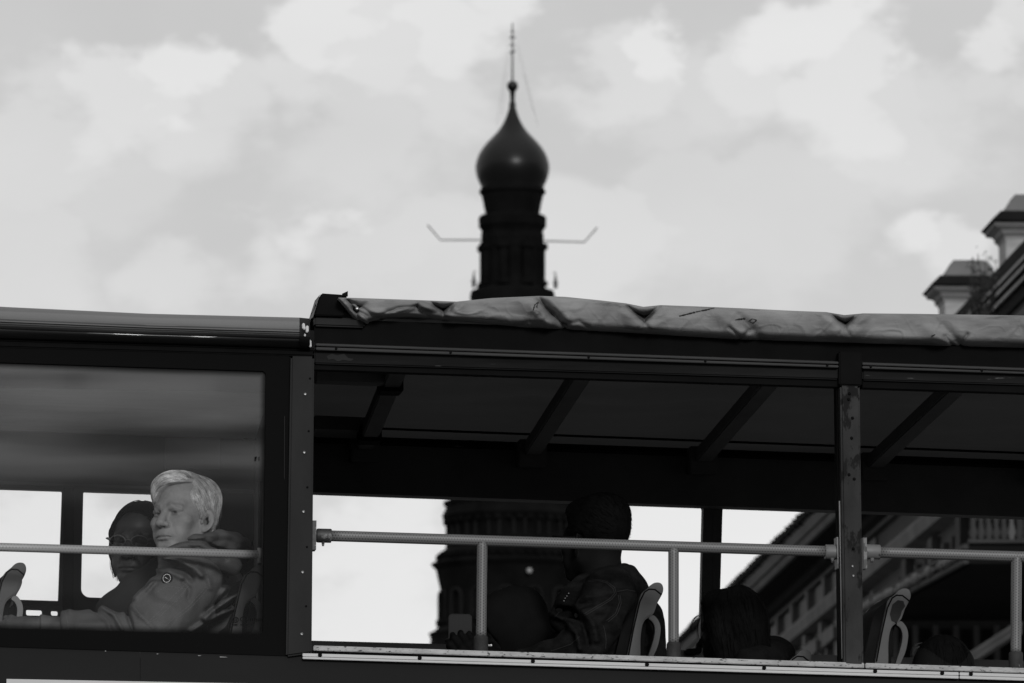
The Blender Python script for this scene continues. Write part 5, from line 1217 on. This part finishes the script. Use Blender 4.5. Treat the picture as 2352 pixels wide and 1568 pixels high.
for k in range(16):                                  # framed niches and little arches round the body
    a = 2*math.pi*(k+.5)/16; e = np.array([math.cos(a), math.sin(a), 0]); t_ = np.array([-e[1], e[0], 0])
    for yc, hw, w_, h_ in ((1228, 146, .34, .42), (1400, 164, .36, .7)):
        r = hw*PXM*1.012; c_ = np.array([TX, TY, zt(yc)])+e*r; pts = [c_-t_*w_-np.array([0, 0, h_])]
        for q in np.linspace(math.pi, 0, 9): pts.append(c_+t_*w_*math.cos(q)+np.array([0, 0, h_*.4+w_*math.sin(q)]))
        pts.append(c_+t_*w_-np.array([0, 0, h_])); wn_.tube(pts, .09, 5)
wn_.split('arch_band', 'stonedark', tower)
MB().sphere(np.array([TX+(1196-1177)*PXM, TY-3.75, zt(1335)]), .13, 10)  .build('lamp', 'towerlamp', tower, smooth=True)  # small plain pale ball on the tower front
for sx in (-1, 1):
    m = MB(); m.tube([t0(1177+sx*66, 551), t0(1177+sx*166, 552.5), t0(1177+sx*196, 518)], .036, 8); m.build('floodlight_arm', 'gilt', tower)
    m = MB(); c_ = 1177+sx*94
    m.tube([t0(c_, 668, -1.), t0(c_, 660, -1.), t0(c_, 656, -1.), t0(c_, 650, -1.), t0(c_, 640, -1.), t0(c_, 634, -1.)], [.1, .08, .13, .08, .05, .02], 8); m.tube([t0(c_-sx*6, 634, -1.), t0(c_-sx*2, 631, -1.), t0(c_+sx*2, 632, -1.)], .025, 6); m.build('corner_finial', 'gilt', tower, smooth=True)

# ================================================================== THE LONG STREET BUILDING on the right, seen along its front
VA = math.radians(6.0)+math.atan((390-CX)/FPX)       # direction of the street
sd_, sn_ = np.array([math.sin(VA), math.cos(VA), 0]), np.array([math.cos(VA), -math.sin(VA), 0])
S3 = lambda L, t, h: CAMP*np.array([1, 1, 0])+sd_*t+sn_*L+np.array([0, 0, h+1.7])
bb = S3(16, 130, -1.7)
bld = thing('street_building', 'long grey stuccoed building with heavy cornice receding behind the bus at the right', 'building', (bb[0], bb[1], 0))
def run(mb, prof, t0_, t1_):                          # profile (L, h) drawn out along the street
    return mb.loft([[S3(L, t, h) for L, h in prof] for t in np.linspace(t0_, t1_, max(2, int((t1_-t0_)/8)))])
NT, FT = 84, 230
run(MB(), [(12.3, -1.7), (12.3, 11.1), (19, 11.1), (19, -1.7)], NT, FT).build('wall', 'stone', bld)
m = MB(); run(m, [(11.7, 11.1), (11.7, 11.16), (12.32, 11.2), (12.32, 11.02)], NT, FT); run(m, [(12.12, 10.9), (12.12, 11.09), (12.32, 11.09), (12.32, 10.8)], NT, FT); m.split('soffit', 'stonedark', bld)  # dark material puts the shade under the cornice into the colour
m = MB(); run(m, [(11.70, 11.16), (11.66, 11.27), (11.72, 11.29), (12.3, 11.29), (12.3, 11.16)], NT, FT); m.build('cornice_fillet', 'stonelight', bld)
m = MB(); run(m, [(11.62, 11.29), (11.56, 11.38), (11.54, 11.42), (11.5, 11.44), (12.3, 11.44), (12.3, 11.29)], NT, FT); m.build('cornice', 'roofseam', bld)
m = MB(); run(m, [(11.44, 11.44), (11.44, 11.5), (12.5, 11.66), (12.5, 11.44)], NT, FT)
for k in range(int((FT-112)/.7)):                     # humps of the tile edge
    t = 112+k*.7; m.tube([S3(11.42, t, 11.49), S3(12.4, t, 11.68)], .09+.03*random.random(), 6)
m.build('tile_edge', 'roofdark', bld)
m = MB(); run(m, [(12.06, 9.92), (12.03, 10.12), (12.06, 10.2), (12.32, 10.26), (12.32, 9.86)], NT, FT); m.build('string_course', 'stonelight', bld)
m = MB(); run(m, [(12.2, 10.72), (12.2, 10.8), (12.32, 10.8), (12.32, 10.70)], NT, FT); run(m, [(12.1, 6.9), (12.1, 7.2), (12.32, 7.2), (12.32, 6.8)], NT, FT); m.split('plain_band', 'stone', bld)
def wbox(mb, L0, t, w, h0, h1, L1=12.34):
    q = [S3(L, tt, h) for h in (h0, h1) for L in (L0, L1) for tt in (t-w/2, t+w/2)]
    return mb.add(q, [[0, 1, 3, 2], [4, 6, 7, 5], [0, 4, 5, 1], [2, 3, 7, 6], [0, 2, 6, 4], [1, 5, 7, 3]])
for k in range(7):                                    # darker near bays: plain piers only
    t = 84+k*3.7
    m = MB(); wbox(m, 12.15, t, .6, 6., 9.8); wbox(m, 12.2, t+1.2, .2, 6., 9.6); wbox(m, 12.2, t+2.4, .25, 6., 9.6); m.build('pier', 'stone', bld)
for k in range(22):
    t = 112+k*3.1
    m = MB(); wbox(m, 12.16, t-.85, .34, 7.4, 9.7); wbox(m, 12.16, t+.85, .34, 7.4, 9.7); wbox(m, 12.10, t, 2.3, 9.35, 9.62); wbox(m, 12.1, t, 2.2, 7.2, 7.42)
    w = m.build('window', 'stonelight', bld)
    m = MB(); wbox(m, 12.285, t, 1.36, 7.42, 9.35); m.build('pane', 'winglass', w)
    m = MB(); wbox(m, 12.2, t, .07, 7.42, 9.35); wbox(m, 12.2, t, 1.36, 8.6, 8.68); m.build('frame', 'stone', w)
    m = MB(); wbox(m, 12.12, t+1.55, .5, 7.2, 9.86); wbox(m, 12.02, t+1.55, .62, 9.3, 9.5); wbox(m, 12.02, t+1.55, .62, 8.3, 8.45); m.build('pilaster', 'stonelight', bld)
    m = MB(); wbox(m, 12.18, t+1.55, .46, 10.27, 10.7); m.build('frieze_block', 'stonelight', bld)
    m = MB(); wbox(m, 12.27, t, 1.1, 10.3, 10.68); m.build('attic_window', 'winglass', bld)
# raised attic of the near end with its roof mouldings
NA_, FA_ = 84, 111
run(MB(), [(12.2, 11.5), (12.05, 11.9), (12.1, 12.5), (12.28, 13.1), (12.6, 13.25), (17, 13.3), (17, 11.5)], NA_, FA_).build('attic_roof', 'roofdark', bld)
m = MB()
for L, h in ((12.05, 12.28), (12.07, 12.46), (12.12, 12.64)): run(m, [(L-.03, h), (L-.03, h+.05), (L+.15, h+.05), (L+.15, h)], NA_, FA_)
m.split('roof_moulding', 'roofseam', bld)
for cx_, L_ in ((2223, 13.0), (2371, 13.0)):
    cx_ += 16; t = FPX*L_/(cx_-390); pm = t/FPX; sc = 1.0 if cx_ < 2300 else 1.08; top = 588 if cx_ < 2300 else 433
    dv = [(61, 400), (61, 102), (64, 98), (66, 94), (66, 90), (72, 84), (74, 80), (82, 79), (84, 74), (90, 69), (95, 65), (95, 63), (71, 41), (62, 38)]
    m = MB(); m.loft([[S3(L_+sx*hw*sc*pm, t+sy*hw*sc*pm, (HZ-top-dy*sc)*pm) for sx, sy in ((-1, -1), (1, -1), (1, 1), (-1, 1))] for hw, dy in dv[:10]]); ch = m.build('chimney', 'chimney', bld)
    m = MB(); m.loft([[S3(L_+sx*hw*sc*pm, t+sy*hw*sc*pm, (HZ-top-dy*sc)*pm) for sx, sy in ((-1, -1), (1, -1), (1, 1), (-1, 1))] for hw, dy in dv[9:12]+[(73, 41)]]); m.build('cap_slab', 'roofdark', ch)
    m = MB(); m.loft([[S3(L_+sx*hw*sc*pm, t+sy*hw*sc*pm, (HZ-top-dy*sc)*pm) for sx, sy in ((-1, -1), (1, -1), (1, 1), (-1, 1))] for hw, dy in ((63, 41), (62, 36), (47, 16), (39, 3), (37, 0))]); m.build('hood', 'chimneycap', ch)
    m = MB()
    for hw, dy in ((68, 92), (85, 75)): m.loft([[S3(L_+sx*h2*sc*pm, t+sy*h2*sc*pm, (HZ-top-d2*sc)*pm) for sx, sy in ((-1, -1), (1, -1), (1, 1), (-1, 1))] for h2, d2 in ((hw, dy+2), (hw+2, dy+1), (hw+2, dy-2), (hw, dy-3))])
    m.split('corbel', 'chimneycap', ch)
# a scrubby bush rooted in the gutter beside the first chimney
sb = far(2262, 735, 92.); sh = thing('roof_shrub', 'scrubby dark bush rooted on the roof between the two chimneys', 'shrub', sb)
m = MB(); lf = MB(); r_ = random.Random(5)
for k in range(15):
    x0, y0 = 2252+r_.uniform(-22, 22), 735; x1, y1 = x0+r_.gauss(12, 16), 735-r_.uniform(40, 150)
    a_, b_ = far(x0, y0, 92), far(x1, y1, 92+r_.uniform(-.3, .3)); m.tube([a_, (a_+b_)/2+np.array([r_.gauss(0, .03), 0, 0]), b_], [.016, .010, .004], 5)
    for q in range(46):
        t = r_.uniform(.1, 1.02); c_ = a_+(b_-a_)*t+np.array([r_.gauss(0, .06), r_.gauss(0, .08), r_.gauss(0, .05)]); u = np.array([r_.gauss(0, 1) for _ in range(3)]); u /= np.linalg.norm(u); v_ = np.cross(u, [r_.gauss(0, 1) for _ in range(3)]); v_ /= np.linalg.norm(v_)+1e-9
        s_ = r_.uniform(.018, .04); lf.add([c_-u*s_, c_+v_*s_*.45, c_+u*s_, c_-v_*s_*.45], [[0, 1, 2, 3]])
m.build('branches', 'bark', sh); mesh('foliage', lf.V, lf.F, 'leaf', sh)

# ------------------------------------------------------------------ nearer pavilion: deep eaves, balusters on its edge
A_, B_ = far(2225, 1294, 70.), far(1980, 1425, 77.5); z_ = A_[2]; B_[2] = z_
R_ = far(2900, 1294, 70.); R_[2] = z_; Q_ = far(2900, 1435, 77.5); Q_[2] = z_
pav = thing('pavilion', 'dark deep-eaved pavilion with pale balusters along its roof edge right of the rusty pillar', 'building', (R_[0]-1, R_[1]+4, 0))
th_ = np.array([0, 0, .24])
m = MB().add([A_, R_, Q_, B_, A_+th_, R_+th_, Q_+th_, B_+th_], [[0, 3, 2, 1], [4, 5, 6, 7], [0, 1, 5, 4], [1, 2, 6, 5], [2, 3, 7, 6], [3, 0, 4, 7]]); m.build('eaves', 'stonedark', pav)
m = MB(); eo = (B_-A_); eo /= np.linalg.norm(eo); xo = np.array([-1, 0, 0.])
for dz, w_ in ((.0, .05), (.16, .05)):
    m.loft([[p+np.array([-.06, 0, dz]), p+np.array([-.06, 0, dz+w_]), p+np.array([.05, 0, dz+w_+.02]), p+np.array([.05, 0, dz])] for p in (A_, B_)])
    m.loft([[p+np.array([0, -.06, dz+.06]), p+np.array([0, -.06, dz+w_+.04]), p+np.array([0, .05, dz+w_+.06]), p+np.array([0, .05, dz+.06])] for p in (A_, R_)])
m.split('edge_moulding', 'stone', pav)
m = MB(); r_ = random.Random(3)
for k in range(26):
    p = A_+(B_-A_)*(k+.5)/26+np.array([-.07, 0, .10]); m.sphere(p, r_.uniform(.03, .075), 6)
m.split('edge_ornament', 'stonelight', pav)
wl0, wl1 = B_+np.array([.1, .1, 0]), Q_+np.array([0, .1, 0])
m = MB(); m.add([np.array([p[0], p[1]+o, z]) for p in (wl0, wl1) for o in (0, .3) for z in (0, z_+.1)], [[0, 1, 5, 4], [2, 6, 7, 3], [0, 2, 3, 1], [4, 5, 7, 6], [1, 3, 7, 5], [0, 4, 6, 2]]); m.build('wall', 'stone', pav)
for k in range(9):
    f_ = .04+k*.052; p = wl0+(wl1-wl0)*f_
    MB().box((p[0]-.055, p[1]-.03, z_-2.6), (p[0]+.055, p[1]+.01, z_-.1)).build('window', 'winglass', pav)
    MB().box((p[0]+.09, p[1]-.06, z_-2.6), (p[0]+.15, p[1]+.01, z_-.05)).build('mullion', 'stonelight', pav)
for k in range(12):
    p = A_+(R_-A_)*(k*.026+.02)+np.array([0, .06, .24]); m = MB(); hb_ = .30+.03*(k % 3)
    m.tube([p, p+[0, 0, .04], p+[0, 0, .1], p+[0, 0, hb_*.6], p+[0, 0, hb_]], [.05, .03, .055, .022, .04], 8); m.build('baluster', 'stonelight' if k in (5, 9) else 'stone', pav, smooth=True)
p = A_+np.array([0, .06, .57]); q = R_+np.array([0, .06, .57]); MB().loft([[x+np.array([0, dy, dz]) for dy, dz in ((-.06, -.03), (-.06, .03), (.06, .03), (.06, -.03))] for x in (p-np.array([.2, 0, 0]), q)]).build('handrail', 'stonedark', pav)
m = MB()
for o in (0, 14):
    p, q = far(2205, 1522+o, 68), far(2340, 1434+o*1.1, 66); m.loft([[x+np.array([dx, 0, dz]) for dx, dz in ((-.03, -.03), (.03, -.03), (.03, .03), (-.03, .03))] for x in (p, q)])
m.split('awning_bar', 'stonelight', pav)
